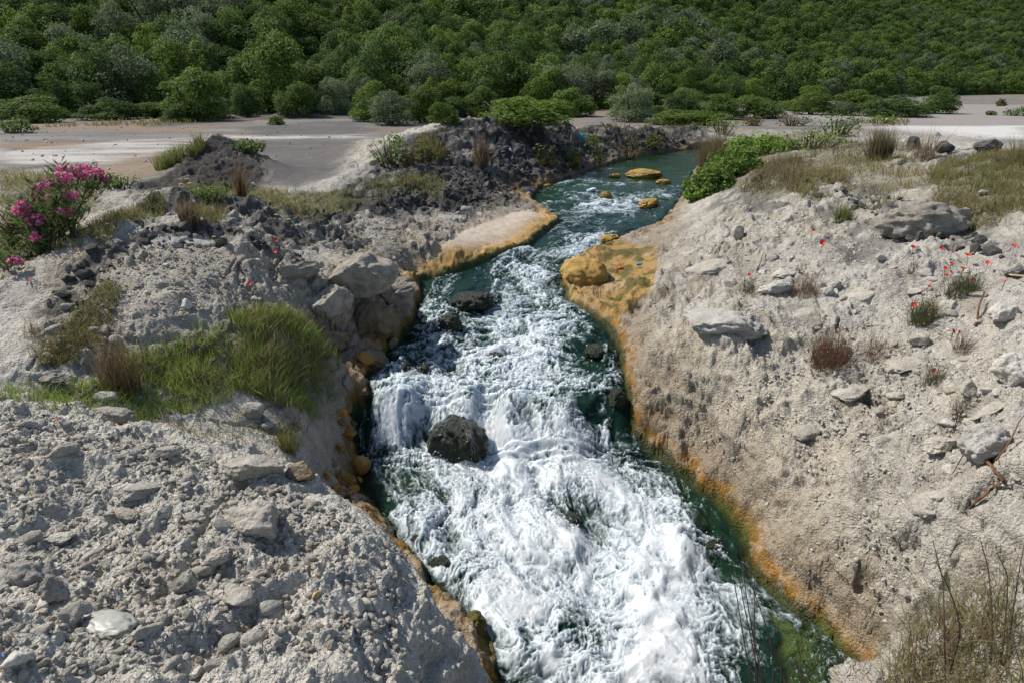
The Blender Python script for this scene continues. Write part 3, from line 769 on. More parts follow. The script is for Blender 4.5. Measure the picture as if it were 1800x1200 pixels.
usedv = np.zeros(wx_.shape, bool)
usedv[:-1, :-1] |= fq; usedv[1:, :-1] |= fq; usedv[:-1, 1:] |= fq; usedv[1:, 1:] |= fq
iw[usedv] = np.arange(usedv.sum())
FW_ = np.stack([iw[:-1, :-1][fq], iw[:-1, 1:][fq], iw[1:, 1:][fq], iw[1:, :-1][fq]], -1)
# strands fall and fold a little forward
me = mesh_from('stream_water', np.stack([wxg[usedv], wyg[usedv], wz[usedv]], -1), FW_)
add_float(me, 'foam', foamv[usedv]); add_float(me, 'alpha', alphaw[usedv]); add_col(me, 'Col', tint[usedv])
tag(link('water', me, M_WATER), kind='structure')
print('verts ground', H_ * W_, 'water', int(usedv.sum()))
#@@OBJECTS
# ------------------------------------------------------------------ growing things: geometry helpers
print('objects')
def hitg(u, v, tmax=260):
    """where the sight line through a photograph pixel meets the finished ground"""
    d = ray(u, v)
    t = 1.2 * (tmax / 1.2) ** np.linspace(0, 1, 2400)
    X, Y, Z = d[0] * t, d[1] * t, CAM_Z + d[2] * t
    b = Z < gz(X, Y)
    k = int(np.argmax(b)) if b.any() else len(t) - 1
    return Vector((X[k], Y[k], float(gz(X[k], Y[k]))))
def depth_of(p): return p[1] * CP - (p[2] - CAM_Z) * SP
def px(n, p): return n * depth_of(p) / FOC        # metres spanned by n pixels of the photograph at the point p

class Geo:
    """collects quads with a colour per vertex"""
    def __init__(s): s.V = []; s.F = []; s.C = []; s.n = 0
    def add(s, V, F, C):
        V = np.asarray(V, np.float32).reshape(-1, 3); F = np.asarray(F, np.int32)
        if F.shape[1] == 3: F = np.concatenate([F, F[:, 2:3]], 1)
        C = np.broadcast_to(np.asarray(C, np.float32), V.shape)
        s.V.append(V); s.F.append(F + s.n); s.C.append(C); s.n += len(V)
    def mesh(s, name, smooth=True):
        V = np.concatenate(s.V); F = np.concatenate(s.F); C = np.concatenate(s.C)
        tri = F[:, 2] == F[:, 3]
        if tri.all(): F = F[:, :3]
        elif tri.any(): F = np.concatenate([F[~tri], np.stack([F[tri][:, 0], F[tri][:, 1], F[tri][:, 2], F[tri][:, 2]], 1)])
        if F.shape[1] == 4 and tri.any():
            me = bpy.data.meshes.new(name)
            q = F[F[:, 2] != F[:, 3]]; t3 = F[F[:, 2] == F[:, 3]][:, :3]
            me.vertices.add(len(V)); me.vertices.foreach_set('co', V.ravel())
            loops = np.concatenate([q.ravel(), t3.ravel()]).astype(np.int32)
            me.loops.add(len(loops)); me.loops.foreach_set('vertex_index', loops)
            st_ = np.concatenate([np.arange(len(q)) * 4, len(q) * 4 + np.arange(len(t3)) * 3]).astype(np.int32)
            me.polygons.add(len(st_)); me.polygons.foreach_set('loop_start', st_)
            me.update(calc_edges=True)
            me.polygons.foreach_set('use_smooth', np.full(len(st_), smooth, bool))
        else:
            me = mesh_from(name, V, F, smooth)
        add_col(me, 'Col', C)
        return me

def unit(a): return a / (np.linalg.norm(a, axis=-1, keepdims=True) + 1e-9)

def blades(G, base, height, lean, width, colour, rng, bend=.5, segs=3, tipcol=None, dirbias=None):
    """grass blades or thin stems: tapered bent strips; base (n,3), the rest scalars or (n,)"""
    n = len(base); base = np.asarray(base, np.float32)
    az = rng.uniform(0, 2 * np.pi, n)
    if dirbias is not None:
        az = np.where(rng.random(n) < .5, dirbias + rng.normal(0, .7, n), az)
    dirv = np.stack([np.cos(az), np.sin(az), np.zeros(n)], 1)
    ln = (np.abs(rng.normal(0, 1, n)) * lean)[:, None]; h = np.broadcast_to(np.asarray(height, float), (n,))[:, None]
    w = np.broadcast_to(np.asarray(width, float), (n,))[:, None]
    fa = rng.uniform(0, np.pi, n); side = np.stack([np.cos(fa), np.sin(fa), np.zeros(n)], 1)
    colour = np.broadcast_to(np.asarray(colour, np.float32), (n, 3))
    tip = colour if tipcol is None else np.broadcast_to(np.asarray(tipcol, np.float32), (n, 3))
    V = np.zeros((n, segs + 1, 2, 3), np.float32); C = np.zeros((n, segs + 1, 2, 3), np.float32)
    for k in range(segs + 1):
        f = k / segs
        p = base + dirv * (h * ln * (f * (1 - bend) + bend * f * f * 1.6)) + np.array([0, 0, 1.0]) * (h * (f - .30 * bend * ln * f * f))
        ww = w * (1 - f) ** .7 * .5 + w * .04
        V[:, k, 0] = p - side * ww; V[:, k, 1] = p + side * ww
        C[:, k, 0] = C[:, k, 1] = colour * (1 - f) + tip * f
    m = (segs + 1) * 2
    F = np.array([[k * 2, k * 2 + 1, k * 2 + 3, k * 2 + 2] for k in range(segs)])
    G.add(V.reshape(-1, 3), (F[None] + (np.arange(n) * m)[:, None, None]).reshape(-1, 4), C.reshape(-1, 3))

def leaves(G, cen, nrm, length, width, colour, rng, along=None):
    """kite shaped leaves or leaf clusters"""
    n = len(cen); nrm = unit(nrm)
    t = rng.normal(0, 1, (n, 3)) if along is None else along + rng.normal(0, .25, (n, 3))
    t = unit(t - nrm * (t * nrm).sum(1, keepdims=True)); b = np.cross(nrm, t)
    L = np.broadcast_to(np.asarray(length, float), (n,))[:, None]; W = np.broadcast_to(np.asarray(width, float), (n,))[:, None]
    V = np.stack([cen - t * L * .5, cen + b * W * .5 + t * L * .08, cen + t * L * .5, cen - b * W * .5 + t * L * .08], 1)
    C = np.repeat(np.broadcast_to(np.asarray(colour, np.float32), (n, 3))[:, None], 4, 1)
    G.add(V.reshape(-1, 3), np.arange(n * 4).reshape(n, 4), C.reshape(-1, 3))

def tube(G, pts, radii, colour, sides=6):
    pts = np.asarray(pts, float); n = len(pts)
    radii = np.broadcast_to(np.asarray(radii, float), (n,))
    tg = unit(np.gradient(pts, axis=0)); V = []
    up = np.array([.31, .17, .93])
    for p, t, r in zip(pts, tg, radii):
        a = np.cross(t, up if abs(t @ up) < .95 else np.array([1.0, 0, 0])); a /= np.linalg.norm(a); b = np.cross(t, a)
        for k in range(sides):
            q = 2 * np.pi * k / sides
            V.append(p + r * (a * math.cos(q) + b * math.sin(q)))
    F = []
    for i in range(n - 1):
        for k in range(sides):
            F.append([i * sides + k, i * sides + (k + 1) % sides, (i + 1) * sides + (k + 1) % sides, (i + 1) * sides + k])
    G.add(V, F, colour)

def mixcol(a, b, t):
    t = np.asarray(t)[:, None]
    return np.asarray(a, np.float32) * (1 - t) + np.asarray(b, np.float32) * t

# ------------------------------------------------------------------ materials of the objects
def mat_leaf(name, trans=.30, rnd=.35):
    N = Nodes(name)
    col = N.n('VertexColor', layer_name='Col').outputs[0]
    g = N.n('NewGeometry'); oi = N.n('ObjectInfo')
    f = N.math('ADD', N.math('MULTIPLY', g.outputs['Random Per Island'], .55), N.math('MULTIPLY', oi.outputs['Random'], rnd))
    f = N.math('ADD', f, 1 - .275 - rnd * .5)
    cc = N.n('VectorMath', {0: col}, operation='SCALE'); N.put(cc.inputs['Scale'], f)
    p = N.n('BsdfPrincipled', {'Base Color': cc.outputs[0], 'Roughness': .65}); p.inputs['Specular IOR Level'].default_value = .16
    t = N.n('BsdfTranslucent', {'Color': cc.outputs[0]})
    return N.done(N.n('MixShader', {0: trans, 1: p.outputs[0], 2: t.outputs[0]}).outputs[0])
def mat_rock(name, c1, c2, c3, wet=0.0, scale=1.0):
    N = Nodes(name)
    g = N.n('NewGeometry'); oi = N.n('ObjectInfo')
    n1 = N.noise(7 * scale, 6, .6, g.outputs['Position']); n2 = N.noise(60 * scale, 5, .65, g.outputs['Position'])
    a = N.ramp(n1.outputs[0], [(.32, c1), (.52, c2), (.72, c3)])
    v = N.ramp(n2.outputs[0], [(.3, .72), (.7, 1.15)])
    a = N.mix(1.0, a, v, 'MULTIPLY')
    o = N.math('ADD', .82, N.math('MULTIPLY', oi.outputs['Random'], .3))
    cc = N.n('VectorMath', {0: a}, operation='SCALE'); N.put(cc.inputs['Scale'], o)
    hh = N.math('ADD', n2.outputs[0], N.math('MULTIPLY', n1.outputs[0], 1.5))
    b = N.n('Bump', {'Strength': .9, 'Distance': .02, 'Height': hh})
    p = N.n('BsdfPrincipled', {'Base Color': cc.outputs[0], 'Roughness': .92 - wet * .65, 'Normal': b.outputs[0]})
    p.inputs['Specular IOR Level'].default_value = .25 + wet * .3
    return N.done(p.outputs[0])
def mat_plain(name, colour, rough=.5, trans=0.0):
    N = Nodes(name)
    n = N.noise(35, 4, .6)
    a = N.mix(1.0, colour, N.ramp(n.outputs[0], [(.3, .8), (.7, 1.12)]), 'MULTIPLY')
    p = N.n('BsdfPrincipled', {'Base Color': a, 'Roughness': rough})
    if trans: 
        t = N.n('BsdfTranslucent', {'Color': a})
        return N.done(N.n('MixShader', {0: trans, 1: p.outputs[0], 2: t.outputs[0]}).outputs[0])
    return N.done(p.outputs[0])
M_LEAF = mat_leaf('foliage', .42); M_TREE = mat_leaf('tree_foliage', .42, .45)
M_BARK = mat_rock('bark', (.06, .045, .03), (.10, .075, .05), (.14, .11, .08))
M_LIME = mat_rock('pale_limestone', (.36, .325, .265), (.46, .42, .35), (.54, .51, .445))
M_GREY = mat_rock('grey_limestone', (.28, .26, .225), (.39, .365, .315), (.47, .44, .385))
M_BULGE = mat_rock('weathered_brown_grey_rock', (.20, .18, .155), (.33, .295, .245), (.44, .40, .34))
M_WHITE = mat_rock('white_travertine', (.46, .43, .37), (.56, .53, .47), (.62, .595, .54))
M_DARK = mat_rock('lichen_blackened_rock', (.045, .043, .042), (.09, .085, .08), (.20, .19, .175))
M_BROWN = mat_rock('earthy_brown_rock', (.16, .12, .075), (.24, .185, .12), (.30, .25, .18))
M_OCHRE = mat_rock('ochre_crusted_rock', (.20, .11, .03), (.37, .20, .04), (.46, .29, .09), .25)
M_MUSTARD = mat_rock('mustard_travertine', (.24, .15, .04), (.40, .25, .06), (.44, .31, .13), .3)
M_ALGAE = mat_rock('algae_covered_rock', (.05, .06, .012), (.17, .13, .015), (.30, .20, .02), .5)
M_MOSS = mat_rock('wet_mossy_rock', (.007, .011, .006), (.015, .022, .009), (.045, .062, .02), .85, 2.5)
M_TRICK = mat_plain('running_water', (.62, .66, .68), .2, .3)

# ------------------------------------------------------------------ rocks
def ico(sub):
    import bmesh
    bm = bmesh.new(); bmesh.ops.create_icosphere(bm, subdivisions=sub, radius=1.0)
    V = np.array([v.co[:] for v in bm.verts], np.float32)
    F = np.array([[v.index for v in f.verts] for f in bm.faces], np.int32)
    bm.free(); return V, F
_ICO = {k: ico(k) for k in (1, 2, 3, 4, 5)}
def rock_shape(seed, sub=3, cuts=9, rough=.12, dims=(1, .8, .6), knob=0.0):
    rng = np.random.default_rng(seed)
    V, F = _ICO[sub]; V = V.copy()
    for k in range(cuts):
        nn = unit(rng.normal(0, 1, 3)); o = rng.uniform(.48, .82)
        dd = V @ nn; m = dd > o
        V[m] -= np.outer(dd[m] - o, nn) * .93
    o = rng.uniform(-50, 50, 3)
    rad = 1 + rough * fbm(V[:, 0] * 1.6 + o[0], V[:, 1] * 1.6 + o[1], V[:, 2] * 1.6 + o[2], oct=5, seed=seed, gain=.62)
    if knob:
        rad += knob * (ridged(V[:, 0] * 2.6 + o[1], V[:, 1] * 2.6 + o[0], V[:, 2] * 2.6, oct=4, seed=seed + 3) - .3)
    rad += (.35 * rough + .02) * fbm(V[:, 0] * 6 + o[0], V[:, 1] * 6 + o[1], V[:, 2] * 6 + o[2], oct=4, seed=seed + 7, gain=.65)
    V = V * rad[:, None]
    V = V / np.abs(V).max(0) * np.array(dims) * .5
    return V.astype(np.float32), F

def rock(name, p, w, dims, mat, label, seed, rz=None, sink=.25, cuts=9, rough=.14, knob=.0, sub=4, tilt=(0, 0), cat='rock', group=None):
    """w: width in metres; dims: proportions"""
    V, F = rock_shape(seed, sub, cuts, rough, [w * k for k in dims], knob)
    R = np.array(Euler((tilt[0], tilt[1], 0)).to_matrix())
    V = V @ R.T
    V[:, 2] += -V[:, 2].min() - sink * (V[:, 2].max() - V[:, 2].min())
    o = link(name, mesh_from(name, V, F), mat)
    o.location = p; o.rotation_euler = (0, 0, (seed * 1.7) % 6.28 if rz is None else rz)
    return tag(o, label, cat, group)

HERO = [
    (117, 800, 62, (1, .5, .5), M_LIME, 'oblong pale limestone block lying below the red poppy on the near left bank', .15, 0.9, 8),
    (297, 802, 44, (1, .7, .6), M_GREY, 'rounded grey stone on the rim of the near left bank below the grass hollow', .2, .2, 6),
    (455, 915, 125, (1, .75, .55), M_LIME, 'largest smooth limestone lump on the near left bank with a shaded hollow beneath', .3, -.2, 7),
    (226, 912, 58, (1, .5, .45), M_LIME, 'sausage shaped pocked stone with a small grass tuft against it on near left bank', .2, 2.6, 4),
    (112, 950, 64, (1, .6, .3), M_WHITE, 'flat pale slab tilted on the near left bank above the dark hollow', .15, .1, 11),
    (42, 1030, 125, (1, .7, .62), M_GREY, 'big grey boulder at the left edge with a dark gap under it', .2, .0, 8),
    (105, 1052, 72, (.8, .7, 1), M_GREY, 'upright pointed rock beside the big grey boulder on the near left bank', .15, .5, 10),
    (130, 1088, 48, (1, .8, .8), M_LIME, 'blocky stone below the pointed rock and above the crumpled plastic bag', .2, 1.5, 9),
    (30, 1168, 48, (1, .7, .75), M_WHITE, 'pale wedge of rock at the bottom left edge beside the blue scrap', .2, 1.2, 9),
    (325, 1035, 52, (1, .8, .8), M_GREY, 'small pyramid shaped rock right of the thin grey stick on near left bank', .2, .7, 12),
    (313, 1062, 30, (1, .8, .8), M_LIME, 'angular pebble just below the pyramid shaped rock', .2, .7, 12),
    (445, 730, 42, (1, .8, .75), M_GREY, 'grey stone sitting in the shade at the foot of the tall green grass', .2, .3, 6),
    (470, 752, 30, (1, .8, .6), M_GREY, 'smaller grey stone right of the one in the shade of the tall grass', .25, 1.3, 9),
    (188, 705, 46, (1, .5, .6), M_WHITE, 'pale pointed stone poking out of grass beside the seeding reed clump', .2, .3, 8),
    (88, 675, 62, (1, .6, .35), M_GREY, 'flat grey rock above the strip of grass at the left edge', .2, .1, 9),
    (190, 738, 100, (1, .5, .35), M_GREY, 'broad lumpy rock forming the rim of the near left bank under the grass', .35, .0, 7),
    (448, 828, 118, (1, .55, .45), M_LIME, 'crumbly limestone lump on the rim left of the brown rock', .35, -.15, 7),
    (533, 838, 58, (1, .8, .8), M_BROWN, 'brown earthy rock between the grey rim and the ochre stones', .25, .4, 9),
    (380, 985, 60, (1, .7, .45), M_LIME, 'low pitted stone in the middle of the near left bank', .3, .8, 6),
    (250, 870, 85, (1, .6, .35), M_GREY, 'layered grey rock above the sausage shaped stone on near left bank', .3, .2, 10),
    (1722, 806, 104, (1, .8, .78), M_WHITE, 'biggest smooth white boulder on the right bank behind the dry branch', .18, .2, 7),
    (1652, 792, 66, (1, .7, .55), M_LIME, 'curled pale rock touching the left of the biggest white boulder', .2, .3, 9),
    (1775, 668, 105, (1, .7, .7), M_WHITE, 'knobbly pale block at the right edge under the small brown twigs', .2, .3, 8),
    (1765, 560, 66, (1, .7, .6), M_WHITE, 'pale rock at the right edge above the dead stub', .2, .6, 8),
    (1363, 512, 74, (1, .7, .4), M_WHITE, 'white crusty slab left of the brown thistly plant on the right bank', .25, .1, 9),
    (1275, 572, 165, (1, .75, .28), M_WHITE, 'long white crust ledge jutting over the tan slope on the right bank', .45, .35, 12),
    (1297, 420, 40, (1, .6, .7), M_LIME, 'leaning grey shard on upper right bank below the leafy creeper', .2, .9, 12),
    (1615, 414, 165, (1, .6, .46), M_BULGE, 'huge bulging grey boulder under the grass of the right crest', .2, -.05, 2),
    (1453, 518, 26, (1, .9, .9), M_WHITE, 'small round pale stone beside the brown thistly plant on the right bank', .15, .3, 5),
    (1470, 508, 28, (1, .7, .7), M_GREY, 'small grey stone right of the round pale one', .15, .3, 9),
    (1660, 268, 38, (1, .7, .7), M_DARK, 'dark lone rock on the right crest against the pale track', .2, .3, 8),
    (1735, 270, 62, (1, .6, .55), M_DARK, 'dark broken rock on the right crest near the right edge', .2, .3, 9),
    (1602, 262, 44, (1, .6, .7), M_DARK, 'dark jagged rock on the right crest beside the spiky bush', .2, .8, 12),
    (1648, 946, 26, (1, .8, .9), M_LIME, 'small stone stuck in the smooth right slope below the dry branch', .3, .3, 6),
    (1597, 1046, 56, (1, .6, .3), M_LIME, 'thin chip of stone standing out of the lower right slope', .3, .3, 10),
    (1780, 480, 60, (1, .6, .4), M_GREY, 'grey rock at the right edge beside the topmost right poppy', .3, .3, 10),
    (1700, 690, 50, (1, .7, .7), M_LIME, 'grey rock above the biggest white boulder', .2, 1.1, 10),
    (1612, 604, 40, (1, .7, .6), M_LIME, 'pale stone under the leafy poppy plant', .25, .1, 9),
    (1570, 700, 44, (1, .7, .5), M_LIME, 'pale flat stone among chips on the middle of the right bank', .25, .1, 9),
    (630, 500, 150, (1, .7, .62), M_BULGE, 'bulky brown grey outcrop block at the nose of the middle left mound', .35, .3, 5),
    (700, 540, 84, (1, .7, .95), M_BULGE, 'steep block of the nose rising straight from the water', .3, .9, 6),
    (655, 575, 100, (1, .7, .8), M_BROWN, 'shaded brown block under the overhang of the nose', .3, .2, 7),
    (585, 530, 96, (1, .7, .6), M_BULGE, 'rough block left of the bulky outcrop of the nose', .5, 1.1, 7),
    (575, 610, 80, (1, .7, .6), M_BROWN, 'earthy block below the nose beside the tall grass', .3, .1, 7),
    (655, 640, 70, (1, .8, .7), M_BROWN, 'brown block touching the water below the nose', .3, .5, 7),
    (520, 480, 90, (1, .6, .5), M_BULGE, 'pitted block on top of the middle left mound near its nose', .55, .5, 8),
    (640, 640, 40, (1, .8, .8), M_OCHRE, 'ochre stained block under the grey overhang by the water', .2, .1, 7),
    (1690, 385, 30, (1, .8, .8), M_LIME, 'grey stone in the grass right of the bulging boulder', .2, .1, 7),
    (1728, 345, 28, (1, .5, .4), M_WHITE, 'white stone lying in the grass of the right crest', .2, .5, 7),
]
for i, (u, v, w, dims, mt, lab, sink, rz, cuts) in enumerate(HERO):
    p = hitg(u, v)
    rock('rock', p, px(w, p), dims, mt, lab, 100 + i, rz, sink, cuts, .24, .16 if w > 60 else .08, 5 if w > 55 else 4)

# stones of the stream
def wat(u, v, dz=0.0):
    q = at_water(u, v); return Vector((q[0], q[1], q[2] + dz))
STREAM_ROCKS = [
    (806, 792, 112, (1, .85, .95), M_MOSS, 'largest dark mossy boulder parting the white water of the lower fall', 'boulder', .40, .12, .3),
    (832, 540, 92, (1, .7, .45), M_MOSS, 'low dark boulder with water sliding over it in the upper rapid', 'boulder', .30, .08, .5),
    (792, 578, 44, (1, .9, 1.05), M_MOSS, 'rounded blackish green stone below the low dark boulder', 'boulder', .3, .1, .4),
    (714, 655, 20, (1, .8, 1.6), M_MOSS, 'small upright dark stone at the left side of the rapid', 'rock', .3, .1, .3),
    (745, 655, 28, (1, .8, .9), M_MOSS, 'small dark stone right of the upright one at the left of the rapid', 'rock', .3, .1, .3),
    (1065, 350, 34, (1, .7, .6), M_ALGAE, 'yellow green stone splitting the upstream riffle', 'rock', .3, .1, .3),
    (636, 826, 36, (1, .9, .95), M_OCHRE, 'round orange stone standing alone at the left edge of the white water', 'rock', .2, .06, .1),
    (834, 1112, 50, (1, .9, 1.15), M_ALGAE, 'yellow green algae covered stone under the shaded left bank', 'rock', .2, .08, .3),
    (1026, 492, 96, (1, .85, .58), M_MUSTARD, 'big mustard coloured travertine boulder at the right of the rapid', 'boulder', .3, .05, .3),
    (1132, 312, 70, (1, .6, .30), M_MUSTARD, 'long mustard islet in the green upstream water', 'rock', .3, .1, .1),
    (1080, 312, 22, (1, .8, .5), M_MUSTARD, 'small mustard stone left of the long islet', 'rock', .3, .1, .3),
    (1166, 323, 30, (1, .7, .4), M_MUSTARD, 'small mustard stone right below the long islet', 'rock', .3, .1, .3),
    (958, 328, 24, (1, .7, .3), M_MUSTARD, 'flat mustard stone at the foot of the dark bank', 'rock', .3, .1, .3),
    (1072, 425, 44, (1, .7, .45), M_MUSTARD, 'orange rimmed stone in the green shallows above the mustard boulder', 'rock', .3, .1, .3),
    (1140, 362, 64, (1, .5, .28), M_MUSTARD, 'flat orange shelf stone at the right edge of the upstream riffle', 'rock', .3, .1, .3),
    (1085, 705, 42, (1, .8, 1.1), M_MOSS, 'dark mossy stone with threads of water at the right edge of the lower fall', 'boulder', .4, .1, .4),
    (1045, 620, 48, (1, .8, .6), M_MOSS, 'dark wet stone half covered by foam on the right of the rapid', 'rock', .45, .1, .4),
    (1004, 915, 46, (1, .8, .7), M_MOSS, 'dark rock breaking through the foam in the middle of the pool', 'rock', .64, .1, .4),
    (775, 990, 56, (1, .8, .8), M_MOSS, 'dark rock under the spray at the left side of the pool', 'rock', .64, .1, .4),
    (735, 950, 40, (1, .8, .8), M_MOSS, 'smaller dark rock against the left bank above the spray', 'rock', .64, .1, .4),
    (945, 765, 34, (1, .8, .9), M_MOSS, 'dark knob showing through the falling water right of the largest boulder', 'rock', .64, .1, .4),
    (1020, 770, 40, (1, .7, .9), M_MOSS, 'dark knob in the right half of the lower fall', 'rock', .64, .1, .4),
    (870, 625, 34, (1, .8, .6), M_MOSS, 'dark stone awash in the middle of the upper rapid', 'rock', .64, .1, .4),
    (700, 745, 34, (1, .8, .7), M_MOSS, 'dark stone awash at the left end of the lower fall', 'rock', .64, .1, .4),
    (1250, 960, 46, (1, .8, .6), M_MOSS, 'dark green stone at the right edge of the foaming pool', 'rock', .4, .1, .4),
]
for i, (u, v, w, dims, mt, lab, cat, sink, knob, rough) in enumerate(STREAM_ROCKS):
    p = wat(u, v)
    o = rock('boulder' if cat == 'boulder' else 'rock', p, px(w, p), dims, mt, lab, 300 + i, .3 * i, sink, 1, rough * .7, knob * (.9 if mt is M_MOSS else 1.5), 5 if w > 40 else 4, cat=cat)
    if i == 0:      # threads of water running over it
        VV_ = np.empty(len(o.data.vertices) * 3, np.float32); o.data.vertices.foreach_get('co', VV_); VV_ = VV_.reshape(-1, 3)
        ctr = VV_.mean(0); DV = unit(VV_ - ctr); rg = np.random.default_rng(70 + i); G = Geo()
        for k in range(36):
            a0 = rg.uniform(0, 6.28); q = []
            t0 = rg.uniform(.05, .7); t1 = t0 + rg.uniform(.4, 1.1)
            for tt_ in np.linspace(t0, t1, 9):
                aa = a0 + rg.normal(0, .012); dv_ = np.array([math.sin(tt_) * math.cos(aa), math.sin(tt_) * math.sin(aa), math.cos(tt_)])
                q.append(VV_[np.argmax(DV @ dv_)] + DV[np.argmax(DV @ dv_)] * .003)
            tube(G, q, rg.uniform(.0007, .0018) * np.array([.4, .8, 1, 1, .9, 1, 1.1, 1, .7]), (.6, .63, .65), 5)
        link('water_trickle', G.mesh('water_trickle'), M_TRICK, o)['kind'] = 'stuff'
OCH = [(600, 745, 34), (612, 768, 30), (598, 790, 26), (585, 815, 28), (603, 845, 30), (622, 862, 26), (612, 878, 24), (592, 860, 22), (632, 845, 20), (690, 606, 34), (700, 618, 26), (610, 722, 26), (640, 690, 22), (575, 838, 24), (598, 728, 26), (622, 745, 20)]
for i, (u, v, w) in enumerate(OCH):
    p = hitg(u, v)
    rock('rock', p - Vector((0, 0, .0)), px(w, p) * (.8 + .5 * ((i * 37) % 10) / 10), (1, .6 + .04 * (i % 7), .55 + .06 * (i % 5)), M_OCHRE if i % 3 else M_BROWN, 'ochre stained stone in the pile at the left edge of the white water', 400 + i, None, .4, 8, .34, .16, 4, group='ochre stones along the left waterline')

SLAB = [(1245, 470, 90), (1340, 455, 70), (1420, 560, 90), (1520, 520, 84), (1590, 640, 80), (1495, 690, 74), (1560, 770, 70), (1420, 760, 60), (1640, 880, 80), (1690, 620, 84), (1740, 720, 70), (1380, 480, 54), (1660, 540, 70)]
for i, (u, v, w) in enumerate(SLAB):
    p = hitg(u, v)
    g0 = np.array([float(gz(p.x + .15, p.y)) - float(gz(p.x - .15, p.y)), float(gz(p.x, p.y + .15)) - float(gz(p.x, p.y - .15))]) / .3
    o = rock('crust_rock', p, px(w, p), (1, .7, .26), M_LIME, 'broken slab of pale crust half sunk in the right bank', 600 + i, 0.0, .55, 9, .28, .14, 4, (math.atan(g0[1]) * .8, -math.atan(g0[0]) * .8), 'slab', 'crust slabs on the right bank')
# scattered stones: one by one down to hand size, the crumbs as rubble
protos = []
for k in range(10):
    V, F = rock_shape(900 + k, 3, 8 + k % 4, .2, (1, .55 + .05 * (k % 6), .42 + .05 * (k % 5)), .08)
    V[:, 2] -= V[:, 2].min() * .5
    protos.append(mesh_from('stone', V, F))
for k, me in enumerate(protos): me.materials.append([M_LIME, M_GREY, M_LIME, M_WHITE, M_GREY][k % 5])
dprotos = [mesh_from('stone', *rock_shape(930 + k, 3, 9, .25, (1, .7, .6), .12)) for k in range(4)]
for me in dprotos: me.materials.append(M_DARK)

def in_poly(P, n, rng):
    """n random points in an outline on the ground"""
    P = np.asarray(P); lo = P.min(0); hi = P.max(0); out = np.zeros((0, 2))
    while len(out) < n:
        q = rng.uniform(lo, hi, (max(n * 3, 200), 2))
        out = np.vstack([out, q[poly_sd(q[:, 0], q[:, 1], P) > 0]])
    return out[:n]
LAND = {
    'left': ([(0, 720), (300, 780), (560, 880), (680, 960), (770, 1060), (700, 1200), (0, 1200)], 105, (.035, .15), 'pale limestone lump lying loose on the near left bank', 'loose stones on the near left bank', protos),
    'mid': ([(60, 640), (150, 480), (330, 430), (520, 470), (700, 500), (640, 560), (400, 550), (250, 600)], 34, (.07, .2), 'grey stone on the face of the middle left mound', 'loose stones on the middle left mound', protos),
    'slope': ([(540, 440), (620, 380), (880, 365), (820, 400), (710, 470), (640, 460)], 34, (.1, .26), 'pale lump on the rubble slope between the mound and the pale apron', 'rubble lumps above the pale apron', protos[:1] + protos[1:2] + protos[4:5]),
    'rightlow': ([(1420, 620), (1560, 600), (1790, 620), (1790, 860), (1640, 900), (1480, 760)], 60, (.05, .17), 'pale stone among the debris on the right bank', 'loose stones on the right bank', protos[0:1] + protos[2:4] + protos[5:6] + protos[7:9]),
    'righthigh': ([(1200, 400), (1350, 370), (1560, 440), (1790, 500), (1790, 620), (1500, 590), (1300, 500)], 60, (.07, .22), 'pale stone on the upper part of the right bank', 'loose stones on the upper right bank', protos[0:1] + protos[2:4] + protos[5:6] + protos[7:9]),
    'dark': ([(640, 380), (700, 310), (880, 250), (1200, 226), (1200, 255), (960, 310), (880, 350)], 44, (.18, .5), 'blackened rock in the dark bank beside the upstream water', 'blackened rocks of the dark bank', dprotos),
    'crest': ([(180, 440), (330, 400), (520, 440), (540, 465), (430, 445), (250, 450), (110, 550), (90, 520)], 10, (.06, .16), 'blackened stone on the dark crest of the middle left mound', 'blackened stones on the middle left mound', dprotos),
}
for key, (poly, n, (s0, s1), lab, grp, pr) in LAND.items():
    P = hit_poly(poly); rng = np.random.default_rng(len(key) * 31 + n)
    pts = in_poly(P, n, rng)
    for q in pts:
        me = pr[int(rng.integers(len(pr)))]
        o = link('stone', me); s = s0 + (s1 - s0) * rng.random() ** 2.2
        o.scale = (s, s, s * rng.uniform(.8, 1.15))
        o.location = (q[0], q[1], float(gz(q[0], q[1])) - .10 * s)
        o.rotation_euler = (rng.normal(0, .25), rng.normal(0, .25), rng.uniform(0, 6.28))
        tag(o, lab, 'stone', grp)

def rubble(name, polys, n, s0, s1, mat, seed, label, power=2.5):
    rng = np.random.default_rng(seed); VV = []; FF = []; off = 0
    bases = [rock_shape(2000 + seed + k, 1, 4, .3, (1, .7, .55)) for k in range(6)] + [rock_shape(2050 + seed + k, 2, 6, .3, (1, .7, .5)) for k in range(3)]
    pts = np.vstack([in_poly(hit_poly(p), int(n * f), rng) for p, f in polys])
    z = gz(pts[:, 0], pts[:, 1]); sd_ = poly_sd(pts[:, 0], pts[:, 1], STREAM)
    for (x, y), zz, q in zip(pts, z, sd_):
        if q > -.12: continue
        s = s0 + (s1 - s0) * rng.random() ** power
        V, F = bases[int(rng.integers(6)) if s < .035 else int(rng.integers(9))]
        R = np.array(Euler((rng.normal(0, .5), rng.normal(0, .5), rng.uniform(0, 6.28))).to_matrix(), np.float32) * s
        VV.append(V @ R.T + np.array([x, y, zz + .12 * s], np.float32)); FF.append(F + off); off += len(V)
    o = link(name, mesh_from(name, np.concatenate(VV), np.concatenate(FF), False), mat)
    return tag(o, label, kind='stuff')
P_left = LAND['left'][0]; P_right = [(1130, 560), (1200, 400), (1350, 360), (1560, 440), (1800, 500), (1800, 1000), (1600, 1000), (1400, 800), (1150, 700)]
rubble('rubble', [(P_left, .55), (LAND['mid'][0], .25), (LAND['slope'][0], .2)], 7500, .008, .05, M_LIME, 1, 'loose pale rubble and crumbs on the left banks')
